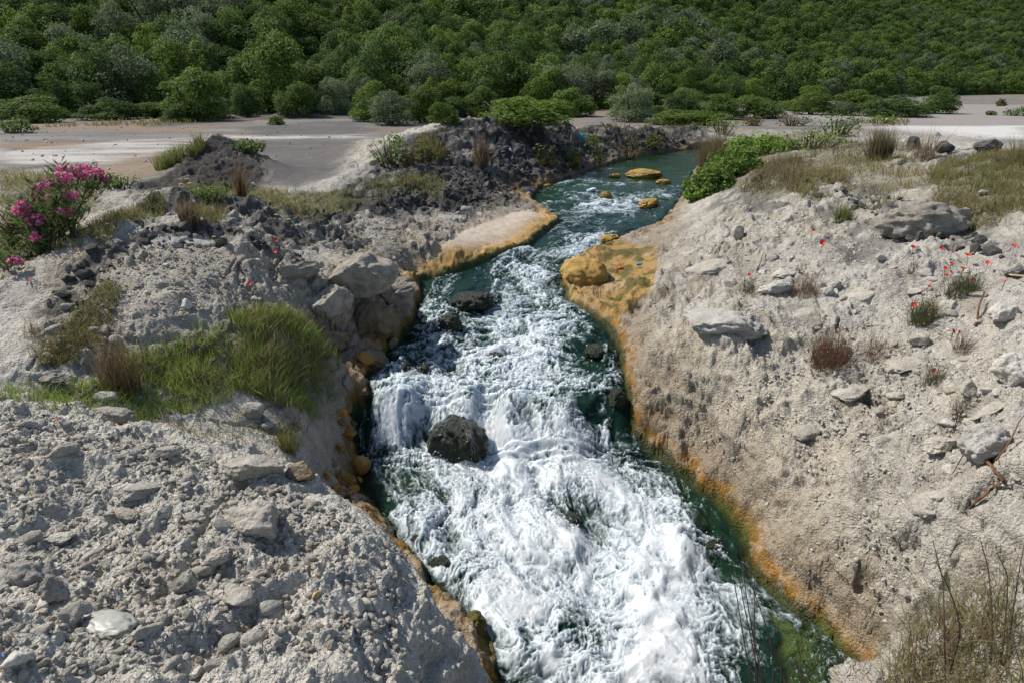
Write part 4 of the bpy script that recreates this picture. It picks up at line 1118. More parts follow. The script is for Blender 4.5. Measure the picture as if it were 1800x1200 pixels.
rubble('rubble', [(P_right, .6), (LAND['rightlow'][0], .25), ([(1200, 800), (1420, 640), (1790, 860), (1790, 990), (1600, 1060), (1400, 1000)], .3)], 6500, .007, .05, M_WHITE, 2, 'loose pale rubble and crumbs on the right bank')
rubble('rubble', [(LAND['dark'][0], .6), (LAND['crest'][0], .07), ([(1260, 330), (1390, 320), (1560, 425), (1790, 470), (1690, 380)], .10)], 1300, .05, .2, M_DARK, 3, 'dark crumbs of blackened rock')
rubble('rubble', [(P_left, .7), (LAND['mid'][0], .3)], 2200, .008, .04, M_WHITE, 4, 'white chips strewn over the left banks')
rubble('rubble', [([(0, 215), (640, 212), (640, 245), (450, 330), (0, 330)], 1)], 500, .03, .14, M_LIME, 5, 'scattered pebbles on the left plain')

#@@TREES
# ------------------------------------------------------------------ trees and bushes
def crown_geo(seed, W, H, nl, nleaf, leaf, cols, base=0.0, flat=.0, small=False):
    """a crown of many lobes filled with leaf clusters; stands on z = base"""
    rng = np.random.default_rng(seed); G = Geo()
    a = rng.uniform(0, 6.28, nl); rel = np.sqrt(rng.random(nl)); r = rel * .34 * W
    R = W * rng.uniform(.12, .23, nl) * (.62 if small else 1)
    if small: r = rel * .46 * W
    top = np.sqrt(np.maximum(0, 1 - .72 * rel ** 2))
    zc = base + (H - R * .85) * top * (1 - .85 * rng.random(nl) ** 1.6)
    sk = np.arange(nl) % 3 == 0; rel = np.where(sk, rng.uniform(.75, 1.05, nl), rel); r = rel * .34 * W
    zc = np.where(sk, base + R * rng.uniform(.2, .9, nl), zc)
    zc = np.maximum(zc, base + R * .35)
    cen = np.stack([r * np.cos(a), r * np.sin(a), zc], 1)
    lobe = rng.choice(nl, nleaf, p=(R ** 2) / (R ** 2).sum())
    d = unit(rng.normal(0, 1, (nleaf, 3))); d[:, 2] = np.abs(d[:, 2]) * np.where(rng.random(nleaf) < .8, 1, -1)
    d = unit(d)
    # clumps on each lobe
    lump = 1 + .22 * vnoise(d[:, 0] * 3 + lobe, d[:, 1] * 3, d[:, 2] * 3, seed)
    rad = R[lobe] * lump * (1 - .35 * rng.random(nleaf) ** 2)
    P = cen[lobe] + d * rad[:, None] * np.array([1, 1, .85])
    P[:, 2] = np.maximum(P[:, 2], rng.uniform(0, .06, nleaf) * H)
    nr = d + rng.normal(0, .55, (nleaf, 3)) + np.array([0, 0, .35])
    lt = rng.random(nl)[lobe] * .7 + rng.random(nleaf) * .3
    C = mixcol(cols[0], cols[1], lt)
    leaves(G, P, nr, leaf * rng.uniform(.6, 1.3, nleaf), leaf * .62 * rng.uniform(.6, 1.3, nleaf), C, rng)
    return G
def trunk_geo(seed, W, H):
    rng = np.random.default_rng(seed + 5); G = Geo()
    for k in range(3):
        e = np.array([rng.normal(0, .22) * W, rng.normal(0, .22) * W, H * .7]); b = np.array([rng.normal(0, .05), rng.normal(0, .05), -.25])
        m_ = b * .5 + e * .5 + rng.normal(0, .06 * W, 3) * [1, 1, .2]
        tube(G, [b, b * .7 + m_ * .3, m_, m_ * .4 + e * .6, e], [.13, .11, .08, .05, .02], (.08, .06, .045), 6)
    return G
OAK = ((.080, .13, .028), (.155, .22, .048)); OLV = ((.125, .16, .08), (.19, .23, .125)); LIMEC = ((.10, .16, .026), (.16, .23, .042)); DEEP = ((.056, .10, .026), (.112, .172, .044))
KINDS = [('dark oak', DEEP), ('green oak', OAK), ('grey olive', OLV), ('yellowish tree', LIMEC)]
tree_meshes = {}
for kd in range(4):
    for v in range(3):
        W, H = 3.6, (3.6, 3.3, 3.5, 3.1)[kd]
        cm = crown_geo(500 + kd * 10 + v, W, H, 34, 8200, .155 if kd != 2 else .135, KINDS[kd][1], .15).mesh('crown', False); cm.materials.append(M_TREE)
        tm = trunk_geo(500 + kd * 10 + v, W, H).mesh('trunk'); tm.materials.append(M_BARK)
        tree_meshes[kd, v] = (cm, tm)
def tree(p, w, h, kd, v, label, group=None, rz=0.0):
    r = empty('tree', p, label, 'tree', group, rz)
    W, H = 3.6, (3.6, 3.3, 3.5, 3.1)[kd]
    r.scale = (w / W, w / W, h / H)
    cm, tm = tree_meshes[kd, v]
    for nm, m_ in (('trunk', tm), ('crown', cm)):
        o = bpy.data.objects.new(nm, m_); COL.objects.link(o); o.parent = r
    return r
# standing apart along the foot of the hill: (u, v of the foot, width px, height px, kind, label)
EDGE = [
    (345, 212, 118, 92, 1, 'broad rounded green tree standing forward of the wood above the dark hump'),
    (320, 214, 80, 30, 1, 'low bright bush at the foot of the broad rounded tree'),
    (60, 216, 120, 50, 1, 'dark green thicket at the left foot of the wood'),
    (190, 212, 110, 42, 0, 'long low dark bush between the left thicket and the broad rounded tree'),
    (435, 204, 60, 55, 0, 'dark tree just right of the broad rounded tree'),
    (525, 203, 80, 60, 1, 'green tree above the ditch left of the feathery bushes'),
    (590, 203, 60, 75, 2, 'grey green olive left of the yellow green tree'),
    (655, 214, 76, 66, 3, 'yellow green tree rising over the feathery grey bush'),
    (690, 220, 95, 54, 2, 'feathery grey green bush in front of the yellow green tree'),
    (745, 216, 80, 66, 1, 'dark bushy tree right of the feathery grey bush'),
    (780, 219, 60, 36, 3, 'low green bush at the right end of the feathery clump'),
    (930, 222, 170, 54, 3, 'wide low green bush behind the dark bank crest'),
    (1010, 205, 80, 50, 1, 'green bush between the wide low bush and the tall domed tree'),
    (1108, 214, 92, 66, 2, 'tall domed tree behind the middle of the dark bank'),
    (1200, 220, 130, 28, 3, 'low bright green bush behind the right end of the dark bank'),
    (1200, 200, 70, 45, 1, 'dark green bush above the low bright one'),
    (1265, 210, 90, 42, 1, 'rounded dark green bush left of the pale spit of ground'),
    (1330, 208, 100, 42, 1, 'low dark green bush right of the pale spit of ground'),
    (1412, 196, 92, 46, 3, 'bright green domed bush at the head of the stream'),
    (1500, 196, 90, 36, 1, 'dark bush right of the bright green domed bush'),
    (1570, 206, 120, 36, 0, 'long dark bush along the edge of the right plain'),
    (1640, 200, 80, 50, 0, 'dark bush at the right end of the wood by the bare plain'),
    (850, 205, 70, 50, 1, 'green tree behind the wide low bush on its left'),
]
for i, (u, v, w, h, kd, lab) in enumerate(EDGE):
    p = hitg(u, v); p = Vector((p[0], p[1], p[2]))
    s = 1.0
    r = tree(p, px(w, p), px(h, p) * 1.03, kd, i % 3, lab, None, i * 1.3)
    if h < 45: r.name = 'bush'; r['category'] = 'bush'
rb = np.random.default_rng(44)
for i in range(34):
    u = rb.uniform(0, 1640)
    if 395 < u < 620 and i % 3: continue
    xh = np.interp(u, [0, 350, 900, 1300, 1650], [203, 200, 199, 198, 193]) + rb.uniform(0, 9)
    p = hitg(u, xh); w = px(rb.uniform(40, 85), p)
    r = tree(p, w, w * rb.uniform(.32, .6), int(rb.choice([0, 0, 1, 1, 2, 3])), i % 3, 'low bush of the green fringe along the foot of the wood', 'low bushes along the foot of the wood', rb.uniform(0, 6.28))
    r.name = 'bush'; r['category'] = 'bush'
# the wooded hillside
rng = np.random.default_rng(11)
sx, sy = [], []
cand = np.stack([rng.uniform(-130, 260, 90000), rng.uniform(28, 350, 90000)], 1)
cand = cand[np.abs(cand[:, 0]) < .80 * cand[:, 1] + 4]
cand = cand[cand[:, 1] - np.interp(cand[:, 0], *HILL_FOOT) > -2.5]
crad = rng.uniform(.85, 1.8, len(cand)); cells = {}; taken = []
for i_, (qx, qy) in enumerate(cand):
    ci_, cj_ = int(qx // 3.2), int(qy // 3.2); okq = True
    for a_ in (-1, 0, 1):
        for b_ in (-1, 0, 1):
            for j_ in cells.get((ci_ + a_, cj_ + b_), ()):
                if (cand[j_, 0] - qx) ** 2 + (cand[j_, 1] - qy) ** 2 < ((crad[i_] + crad[j_]) * .66) ** 2: okq = False; break
    if okq: cells.setdefault((ci_, cj_), []).append(i_); taken.append(i_)
gx_, gy_ = cand[taken, 0], cand[taken, 1]; crad = crad[taken]
dfoot = gy_ - np.interp(gx_, *HILL_FOOT)
okm = (dfoot > -2.5) & (np.abs(gx_) < .80 * gy_ + 4)
gx_, gy_, crad = gx_[okm], gy_[okm], crad[okm]
zz = gz(gx_, gy_)
dep_ = gy_ * CP - (zz - CAM_Z) * SP; vv = 600 - FOC * (gy_ * SP + (zz - CAM_Z) * CP) / dep_; uu = 900 + FOC * gx_ / dep_
okm = (vv > -60) & (uu > -160) & (uu < 1960)
# drop most of the back slope out of sight, keep what shows
gx_, gy_, zz, uu, vv, dep_, crad = [q[okm] for q in (gx_, gy_, zz, uu, vv, dep_, crad)]
order = np.argsort(dep_)
kn_ = fbm(gx_ / 14, gy_ / 14, oct=2, seed=210) + rng.normal(0, .35, len(gx_))
kinds_ = np.where(kn_ > .42, 2, np.where(kn_ > .12, 1, np.where(kn_ > -.38, 0, 1)))
kinds_ = np.where((rng.random(len(gx_)) < .08), 3, kinds_)
kinds_ = np.where((uu > 1250) & (kinds_ == 2) & (rng.random(len(gx_)) < .7), 0, kinds_)
ww_ = crad * 2.9 * np.where(dep_ > 120, 1.1, 1.0); hh_ = ww_ * rng.uniform(.72, 1.1, len(gx_))
vis = [i for i in order if -40 < uu[i] < 1840 and vv[i] > -10][:280]
marks = [(0, 'above the left end of the pale track'), (150, 'above the oleander'), (280, 'behind the broad rounded tree'), (400, 'above the dark hump'), (500, 'above the ditch'), (600, 'behind the yellow green tree'), (720, 'behind the feathery bushes'),
         (830, 'above the gap in the bushes'), (930, 'behind the wide low bush'), (1030, 'above the green bank shrubs'), (1120, 'behind the tall domed tree'), (1220, 'above the right end of the dark bank'), (1330, 'above the leafy creeper'), (1420, 'behind the bright domed bush'), (1530, 'above the spiky bush'), (1640, 'behind the long dark bush'), (1760, 'above the bare right plain')]
rows = ['front row', 'second row', 'third row', 'fourth row', 'middle rows', 'upper rows']
done_ = set()
for i in vis:
    d_ = gy_[i] - np.interp(gx_[i], *HILL_FOOT)
    row = rows[int(np.clip((d_ + 2.5) // 3.0, 0, 5))]
    mk_ = min(marks, key=lambda q: abs(q[0] - uu[i]))[1]
    size = 'tall' if hh_[i] > 3.7 else ('small' if hh_[i] < 2.7 else 'rounded')
    tree((gx_[i], gy_[i], zz[i] - .1), ww_[i], hh_[i] + .3, int(kinds_[i]), int(i % 3), f'{size} {KINDS[int(kinds_[i])][0]} in {row} {mk_}', 'trees of the wooded hillside', rng.uniform(0, 6.28))
    done_.add(int(i))
rest = [int(i) for i in order if int(i) not in done_]
# far trees: one body of woodland, a few crowns set out over its points
protocol = bpy.data.collections.new('far_crowns')
for kd in range(4):
    for v in range(2):
        cm = crown_geo(700 + kd * 10 + v, 3.6, (3.6, 3.3, 3.5, 3.1)[kd], 28, 3000, .23, KINDS[kd][1], .1).mesh('far_crown', False); cm.materials.append(M_TREE)
        protocol.objects.link(bpy.data.objects.new('far_crown_%d%d' % (kd, v), cm))
me = bpy.data.meshes.new('woodland')
me.vertices.add(len(rest)); me.vertices.foreach_set('co', np.stack([gx_[rest], gy_[rest], zz[rest] - .1], 1).astype(np.float32).ravel())
a_ = me.attributes.new('pick', 'INT', 'POINT'); a_.data.foreach_set('value', (kinds_[rest] * 2 + np.arange(len(rest)) % 2).astype(np.int32))
a_ = me.attributes.new('turn', 'FLOAT_VECTOR', 'POINT'); a_.data.foreach_set('vector', np.stack([np.zeros(len(rest)), np.zeros(len(rest)), rng.uniform(0, 6.28, len(rest))], 1).astype(np.float32).ravel())
a_ = me.attributes.new('size', 'FLOAT_VECTOR', 'POINT'); a_.data.foreach_set('vector', (np.stack([ww_[rest], ww_[rest], hh_[rest] + .3], 1) / 3.6).astype(np.float32).ravel())
wood = link('woodland', me); tag(wood, 'dense green woodland covering the far hillside', kind='stuff')
ng = bpy.data.node_groups.new('woodland', 'GeometryNodeTree')
ng.interface.new_socket('Geometry', in_out='INPUT', socket_type='NodeSocketGeometry'); ng.interface.new_socket('Geometry', in_out='OUTPUT', socket_type='NodeSocketGeometry')
gi = ng.nodes.new('NodeGroupInput'); go = ng.nodes.new('NodeGroupOutput'); ip = ng.nodes.new('GeometryNodeInstanceOnPoints'); ci = ng.nodes.new('GeometryNodeCollectionInfo')
ci.inputs['Collection'].default_value = protocol; ci.inputs['Separate Children'].default_value = True; ci.inputs['Reset Children'].default_value = True
def named(nm, typ):
    q = ng.nodes.new('GeometryNodeInputNamedAttribute'); q.data_type = typ; q.inputs['Name'].default_value = nm
    return q.outputs['Attribute']
ng.links.new(gi.outputs[0], ip.inputs['Points']); ng.links.new(ci.outputs[0], ip.inputs['Instance']); ip.inputs['Pick Instance'].default_value = True
ng.links.new(named('pick', 'INT'), ip.inputs['Instance Index'])
ng.links.new(named('turn', 'FLOAT_VECTOR'), ip.inputs['Rotation']); ng.links.new(named('size', 'FLOAT_VECTOR'), ip.inputs['Scale'])
ng.links.new(ip.outputs[0], go.inputs[0])
wood.modifiers.new('crowns', 'NODES').node_group = ng
print('trees', len(vis), 'woodland', len(rest))
#@@PLANTS
# ------------------------------------------------------------------ grass
GREEN = ((.17, .25, .045), (.30, .37, .09)); OLIVE = ((.15, .165, .045), (.25, .24, .085)); STRAW = (.30, .24, .13); DRY = ((.17, .115, .06), (.27, .20, .11))
def grass(name, polys, n, h, w, cols, dry, label, seed, lean=.55, bend=.55, dens=None):
    rng = np.random.default_rng(seed); G = Geo()
    pts = np.vstack([in_poly(hit_poly(p), int(n * f), rng) for p, f in polys])
    # tufts
    keep = fbm(pts[:, 0] * 2.2, pts[:, 1] * 2.2, oct=3, seed=seed) + rng.normal(0, .15, len(pts)) > (-.25 if dens is None else dens)
    pts = pts[keep]
    sd_ = poly_sd(pts[:, 0], pts[:, 1], STREAM); pts = pts[sd_ < -.05]
    pts += rng.normal(0, .02, pts.shape)
    z = gz(pts[:, 0], pts[:, 1]) - .015
    nn_ = fbm(pts[:, 0] * 3, pts[:, 1] * 3, oct=2, seed=seed + 1)
    hh = h * rng.uniform(.45, 1.2, len(pts)) * (1 + .5 * nn_)
    C = mixcol(cols[0], cols[1], np.clip(rng.random(len(pts)) * .8 + .3 * nn_, 0, 1)).astype(np.float32)
    dm = rng.random(len(pts)) < dry * (1 + nn_)
    C[dm] = mixcol(DRY[1], STRAW, rng.random(dm.sum()))
    blades(G, np.column_stack([pts, z]), hh, lean, w * rng.uniform(.5, 1.7, len(pts)), C, rng, bend, 3)
    o = link(name, G.mesh(name), M_LEAF)
    return tag(o, label, kind='stuff')
PG = [(165, 690), (200, 640), (330, 592), (440, 552), (520, 562), (590, 622), (600, 690), (540, 735), (470, 700), (330, 680)]
grass('grass', [(PG, .8), ([(330, 592), (440, 552), (520, 562), (585, 620), (560, 660), (400, 640)], .2)], 12500, .14, .0055, GREEN, .3, 'thick green grass on the shoulder above the near left bank', 1, .55, .3, -.3)
grass('grass', [([(0, 680), (60, 672), (190, 690), (230, 720), (120, 735), (0, 715)], .6), ([(170, 700), (330, 680), (420, 700), (330, 730), (250, 745)], .4)], 4200, .11, .005, GREEN, .08, 'strip of green grass behind the rim of the near left bank', 2, .6, .5, -.5)
grass('grass', [([(240, 740), (420, 720), (540, 740), (520, 790), (420, 790), (300, 770)], .7), ([(480, 760), (530, 750), (530, 790), (480, 790)], .3)], 2600, .09, .005, OLIVE, .35, 'sparse grass in the shaded hollow', 3, .6, .5, -.05)
grass('grass', [([(60, 625), (180, 500), (215, 512), (190, 590), (90, 640)], .6), ([(160, 600), (200, 620), (190, 650), (60, 640)], .4)], 3400, .09, .005, OLIVE, .3, 'olive grass in the gully of the middle left mound', 4, .6, .5, -.25)
grass('grass', [([(95, 440), (200, 380), (290, 352), (280, 385), (180, 432), (100, 455)], .7), ([(310, 400), (350, 360), (400, 370), (380, 400)], .3)], 4200, .12, .006, OLIVE, .3, 'olive grass strip along the upper left mound', 5, .6, .5, -.25)
grass('grass', [([(240, 350), (420, 326), (620, 345), (640, 368), (500, 376), (420, 354)], 1)], 6500, .11, .01, OLIVE, .25, 'low yellowish grass on the saddle behind the left mound', 6, .6, .5, -.3)
grass('grass', [([(640, 330), (770, 308), (790, 348), (660, 352)], 1)], 2600, .13, .012, OLIVE, .35, 'olive grass on the dark bank', 7, .6, .5, -.2)
grass('grass', [([(0, 300), (0, 480), (100, 440), (170, 350), (190, 320)], 1)], 5500, .2, .009, OLIVE, .3, 'rough grass around the oleander', 8, .6, .5, -.2)
grass('grass', [([(1630, 300), (1700, 280), (1800, 276), (1800, 400), (1720, 412), (1640, 370)], 1)], 11000, .17, .008, ((.13, .15, .04), (.22, .22, .075)), .38, 'rough green and straw grass over the right crest', 9, .9, .6, -.12)
grass('grass', [([(1440, 285), (1600, 272), (1640, 330), (1540, 390), (1470, 345)], .5), ([(1360, 330), (1470, 300), (1530, 350), (1420, 360)], .5)], 6500, .16, .008, OLIVE, .45, 'thin olive grass on the shoulder of the right bank', 10, .6, .5, -.05)
grass('grass', [([(1300, 345), (1350, 290), (1440, 275), (1400, 340)], .5), ([(1390, 260), (1520, 250), (1640, 268), (1500, 290)], .5)], 6500, .19, .008, ((.16, .13, .06), (.24, .19, .10)), .5, 'dry brownish grass behind the leafy creeper', 11, .6, .5, -.35)
grass('grass', [([(1560, 1190), (1640, 1110), (1720, 1060), (1800, 1010), (1800, 1260), (1560, 1290)], 1)], 3400, .14, .0032, ((.10, .12, .035), (.19, .19, .075)), .45, 'tangled green and straw grass at the bottom right', 12, .8, .6, -.35)
grass('grass', [([(820, 222), (1200, 222), (1230, 215), (1240, 235), (900, 235)], 1)], 1500, .2, .03, OLIVE, .5, 'sparse grass on top of the dark bank', 13, .5, .5, .1)
grass('grass', [([(1500, 212), (1600, 214), (1600, 222), (1500, 222)], .3), ([(60, 225), (260, 212), (420, 210), (260, 222)], .7)], 1500, .25, .05, OLIVE, .5, 'thin dry grass on the plain', 14, .5, .5, .0)
grass('grass', [([(1200, 545), (1330, 500), (1600, 560), (1790, 620), (1700, 720), (1400, 640)], 1)], 900, .08, .004, DRY, .6, 'stray dry grass wisps on the right bank', 15, .6, .5, .15)
grass('grass', [(P_left, .5), (LAND['mid'][0], .5)], 500, .07, .004, OLIVE, .5, 'stray grass wisps on the left banks', 16, .6, .5, .2)

# ------------------------------------------------------------------ shrubs
def leafy(p, w, h, cols, label, seed, leaf=.05, n=1600, nl=22, name='shrub', cat='shrub', group=None, stemcol=(.10, .08, .05)):
    r = empty(name, p, label, cat, group)
    rng = np.random.default_rng(seed)
    G = Geo()
    for k in range(26):
        a = rng.uniform(0, 6.28); q = rng.random() ** .6
        e = np.array([math.cos(a) * q * w * .45, math.sin(a) * q * w * .45, h * rng.uniform(.55, .95) * (1 - .35 * q)])
        b = np.array([math.cos(a) * q * w * .2, math.sin(a) * q * w * .2, -.05])
        tube(G, [b, b * .45 + e * .5 + rng.normal(0, .03 * w, 3), e], [.010 + .006 * w, .006 + .003 * w, .003], stemcol, 4)
    link('stems', G.mesh('stems'), M_LEAF, r)
    C = crown_geo(seed, w, h, nl, n, leaf, cols, 0, small=nl > 30)
    link('leaves', C.mesh('leaves', False), M_LEAF, r)
    return r
def spiky(p, w, h, cols, label, seed, n=500, wid=.006, tip=None, name='reed_clump', cat='reed clump', lean=.28, group=None, heads=None, bend=.25):
    r = empty(name, p, label, cat, group); rng = np.random.default_rng(seed); G = Geo()
    a = rng.uniform(0, 6.28, n); q = np.sqrt(rng.random(n)) * w * .28
    b = np.stack([np.cos(a) * q, np.sin(a) * q, np.full(n, -.03)], 1)
    b[:, 2] = gz(b[:, 0] + p[0], b[:, 1] + p[1]) - p[2] - .03
    C = mixcol(cols[0], cols[1], rng.random(n))
    hh = h * rng.uniform(.5, 1.05, n)
    # lean outwards
    n0 = G.n
    blades(G, b, hh, lean, wid, C, rng, bend, 3, tip)
    link('stems', G.mesh('stems'), M_LEAF, r)
    if heads:
        H_2 = Geo(); nh = heads[0]
        k = rng.choice(n, nh); 
        V_ = G.V[0].reshape(n, 4, 2, 3)[k, 3].mean(1)
        leaves(H_2, V_, rng.normal(0, 1, (nh, 3)), heads[1], heads[1] * .5, heads[2], rng, along=np.array([0, 0, 1.0]))
        link('seed_heads', H_2.mesh('seed_heads', False), M_LEAF, r)['kind'] = 'stuff'
    return r
LG = ((.10, .16, .03), (.17, .24, .055)); BG = ((.075, .14, .025), (.13, .21, .045)); YG = ((.12, .13, .035), (.2, .19, .06)); BR = ((.13, .09, .05), (.24, .17, .10)); GBR = ((.10, .095, .045), (.18, .15, .08)); RB = ((.12, .065, .035), (.22, .13, .075))
SHR = [  # u, v(foot), w px, h px, colours, label, leaf size
    (30, 234, 66, 24, OAK, 'olive green bush alone on the left edge of the plain', .16),
    (690, 292, 92, 56, LG, 'lime green leafy shrub on top of the dark bank', .08),
    (745, 285, 60, 36, YG, 'yellowish shrub right of the lime green one', .07),
    (957, 296, 64, 44, YG, 'olive shrub growing at the water foot of the dark bank', .09),
    (1002, 298, 46, 36, YG, 'smaller olive shrub right of the one at the foot of the dark bank', .09),
    (1046, 284, 48, 48, LG, 'green shrub below the teal plastic bag', .09),
    (1105, 278, 60, 34, GBR, 'brownish shrub on the dark bank near the upstream bend', .09),
    (1148, 262, 40, 26, YG, 'little olive shrub high on the dark bank by the bend', .1),
    (1268, 236, 60, 36, LG, 'bright green shrub at the right end of the dark bank', .1),
    (1325, 222, 40, 20, YG, 'small shrub on the pale spit of ground', .12),
    (1395, 222, 60, 24, GBR, 'brown green bush in front of the pale rubble', .12),
    (1470, 236, 90, 40, BG, 'green leafy mass beside the pale rubble heap', .1),
    (1425, 262, 120, 40, LG, 'pale green creeping shrub below the rubble heap', .08),
    (1552, 218, 56, 16, LG, 'low green bush with yellow flowers on the right plain', .12),
    (1760, 187, 18, 12, YG, 'tiny dark tuft bush far out on the right plain', .2),
    (1786, 204, 44, 16, BG, 'low green bush at the right edge of the plain', .15),
    (1742, 203, 20, 8, BG, 'flat little green bush left of the one at the plain edge', .15),
    (210, 330, 66, 26, LG, 'green leafy shrub just right of the oleander', .06),
    (440, 268, 56, 22, LG, 'green tuft shrub on the right shoulder of the dark hump', .08),
    (488, 220, 30, 16, LG, 'pale green shrub by the ditch in the middle of the plain', .14),
    (360, 352, 90, 22, LG, 'low bright green shrub on the saddle of the left mound', .05),
    (585, 195, 46, 30, DEEP, 'dark shrub by the ditch left of the feathery bushes', .16),
    (1645, 575, 0, 0, None, '', 0),
]
for i, (u, v, w, h, cols, lab, leaf) in enumerate(SHR):
    if not w: continue
    p = hitg(u, v); W, H = px(w, p), px(h, p)
    area = W * H
    leafy(p, W * 1.1, H * 1.1, cols, lab, 800 + i, leaf, int(np.clip(2.6 * area / leaf ** 2, 300, 2600)))
CR = ((.12, .20, .035), (.20, .30, .06))
# the leafy creeper running down to the water on the right
for i, (u, v, w, h, lab) in enumerate([(1245, 338, 80, 60, 'glossy green creeper mass nearest the water on the right bank'), (1290, 305, 100, 60, 'glossy green creeper mass in the middle of its slope'), (1340, 270, 110, 46, 'glossy green creeper mass at the top behind the brown reeds'), (1225, 350, 40, 34, 'lowest tongue of the glossy green creeper over the water')]):
    p = hitg(u, v); leafy(p, px(w, p) * 1.35, px(h, p) * .8, CR, lab, 860 + i, .075, 3000, 60)
REED = [
    (1250, 300, 84, 62, BR, 'brown reed clump overhanging the upstream water', 900, .014, GBR[1]),
    (1545, 280, 64, 58, GBR, 'spiky dark based bush on the right crest', 700, .010, (.24, .2, .11)),
    (1625, 282, 60, 62, BR, 'tall thin dry grasses beside the spiky bush on the right crest', 130, .008, (.3, .24, .14)),
    (425, 345, 30, 62, BR, 'upright dry brown stalk clump on the saddle left of the dark bank', 160, .010, (.2, .13, .08)),
    (335, 395, 60, 48, BR, 'dry brownish tuft on the left mound under the yellow flowers', 240, .007, (.22, .16, .1)),
    (300, 292, 90, 30, YG, 'slender yellow green grass tuft on the left flank of the dark hump', 500, .02, (.2, .22, .08)),
    (345, 268, 60, 24, YG, 'slender grass tuft higher up the left flank of the dark hump', 300, .02, (.2, .22, .08)),
    (720, 290, 40, 40, BR, 'dry stalks right of the lime green shrub', 120, .014, (.2, .14, .09)),
    (845, 285, 40, 50, BR, 'brown dead stalks hanging on the dark bank', 160, .014, (.15, .1, .07)),
    (760, 270, 80, 30, YG, 'yellow green grass tuft on top of the dark bank', 300, .016, (.22, .2, .08)),
    (1790, 300, 60, 60, YG, 'tall grass tuft at the right edge of the crest', 300, .008, (.25, .22, .12)),
    (1480, 385, 50, 36, YG, 'small bright green plant clinging to the upper right bank', 120, .01, (.2, .24, .06)),
    (60, 590, 60, 50, BR, 'thin dry wisps on the far left slope', 50, .005, (.3, .24, .15)),
    (20, 1188, 40, 30, YG, 'green tuft in the bottom left corner', 30, .004, (.2, .2, .08)),
    (335, 1195, 40, 50, YG, 'thin green sprig in the dark patch of the near left bank', 10, .004, (.2, .2, .08)),
    (228, 915, 34, 22, GREEN, 'small green tuft against the sausage shaped stone', 60, .004, (.16, .19, .06)),
    (505, 790, 46, 40, YG, 'yellow green tuft at the edge of the shaded hollow', 260, .005, (.22, .22, .07)),
]
for i, (u, v, w, h, cols, lab, n, wid, tip) in enumerate(REED):
    p = hitg(u, v); spiky(p, px(w, p), px(h, p) * 1.05, cols, lab, 950 + i, n, wid, tip)
p = hitg(215, 690); spiky(p, px(110, p), px(118, p), GBR, 'tall seeding reed clump with brown heads in the grass', 990, 420, .0045, (.2, .14, .08), heads=(260, .018, (.20, .13, .075)), lean=.24)
TWIG = [  # dry and thin-leaved plants of the right bank
    (1455, 640, 88, 62, RB, 'red brown twiggy bush, the largest dry plant on the right bank', 520, .004),
    (1533, 628, 56, 44, BR, 'pale dry twiggy plant right of the largest dry bush', 150, .0035),
    (1312, 515, 44, 34, GBR, 'thin greyish plant left of the white crusty slab', 110, .004),
    (1415, 515, 66, 46, BR, 'brown thistly plant between the crusty slab and the round stone', 220, .004),
    (1215, 565, 60, 30, BR, 'sparse dry twigs at the top of the tan slope', 90, .004),
    (1605, 478, 30, 22, GBR, 'little grey green tuft left of the poppy patch', 90, .005),
    (1685, 618, 34, 50, RB, 'upright rusty plant beside the dead stub', 110, .004),
    (1640, 672, 52, 44, GBR, 'greenish twiggy plant above the chips of the right bank', 160, .004),
    (1685, 718, 44, 34, BR, 'small dry plant above the biggest white boulder', 120, .004),
    (1552, 752, 28, 26, BR, 'smallest dry tuft in the middle of the right bank', 70, .004),
    (1112, 545, 30, 30, GBR, 'olive tuft on the rim of the mustard shelf', 80, .006),
    (1050, 520, 26, 34, BR, 'thin stalks standing on the mustard shelf', 30, .005),
    (1700, 880, 40, 24, BR, 'grey dry wisps under the dry branch', 40, .003),
    (1770, 660, 80, 36, BR, 'bare brown twigs lying over the knobbly block', 40, .004),
]
for i, (u, v, w, h, cols, lab, n, wid) in enumerate(TWIG):
    p = hitg(u, v); spiky(p, px(w, p) * 1.2, px(h, p) * 1.05, cols, lab, 1100 + i, n, wid, None, 'dry_plant', 'dry plant', .5, heads=(n // 2, .012, cols[1]), bend=.15)
# green poppy bushes
for i, (u, v, w, h, lab) in enumerate([(1622, 562, 66, 46, 'leafy grey green poppy plant, the biggest on the right bank'), (1690, 515, 80, 40, 'grey green foliage under the poppy patch')]):
    p = hitg(u, v); spiky(p, px(w, p) * 1.1, px(h, p), ((.10, .11, .05), (.17, .17, .085)), lab, 1150 + i, 420, .005, None, 'poppy_plant', 'poppy plant', .6, heads=(220, .02, (.14, .15, .07)), bend=.2)

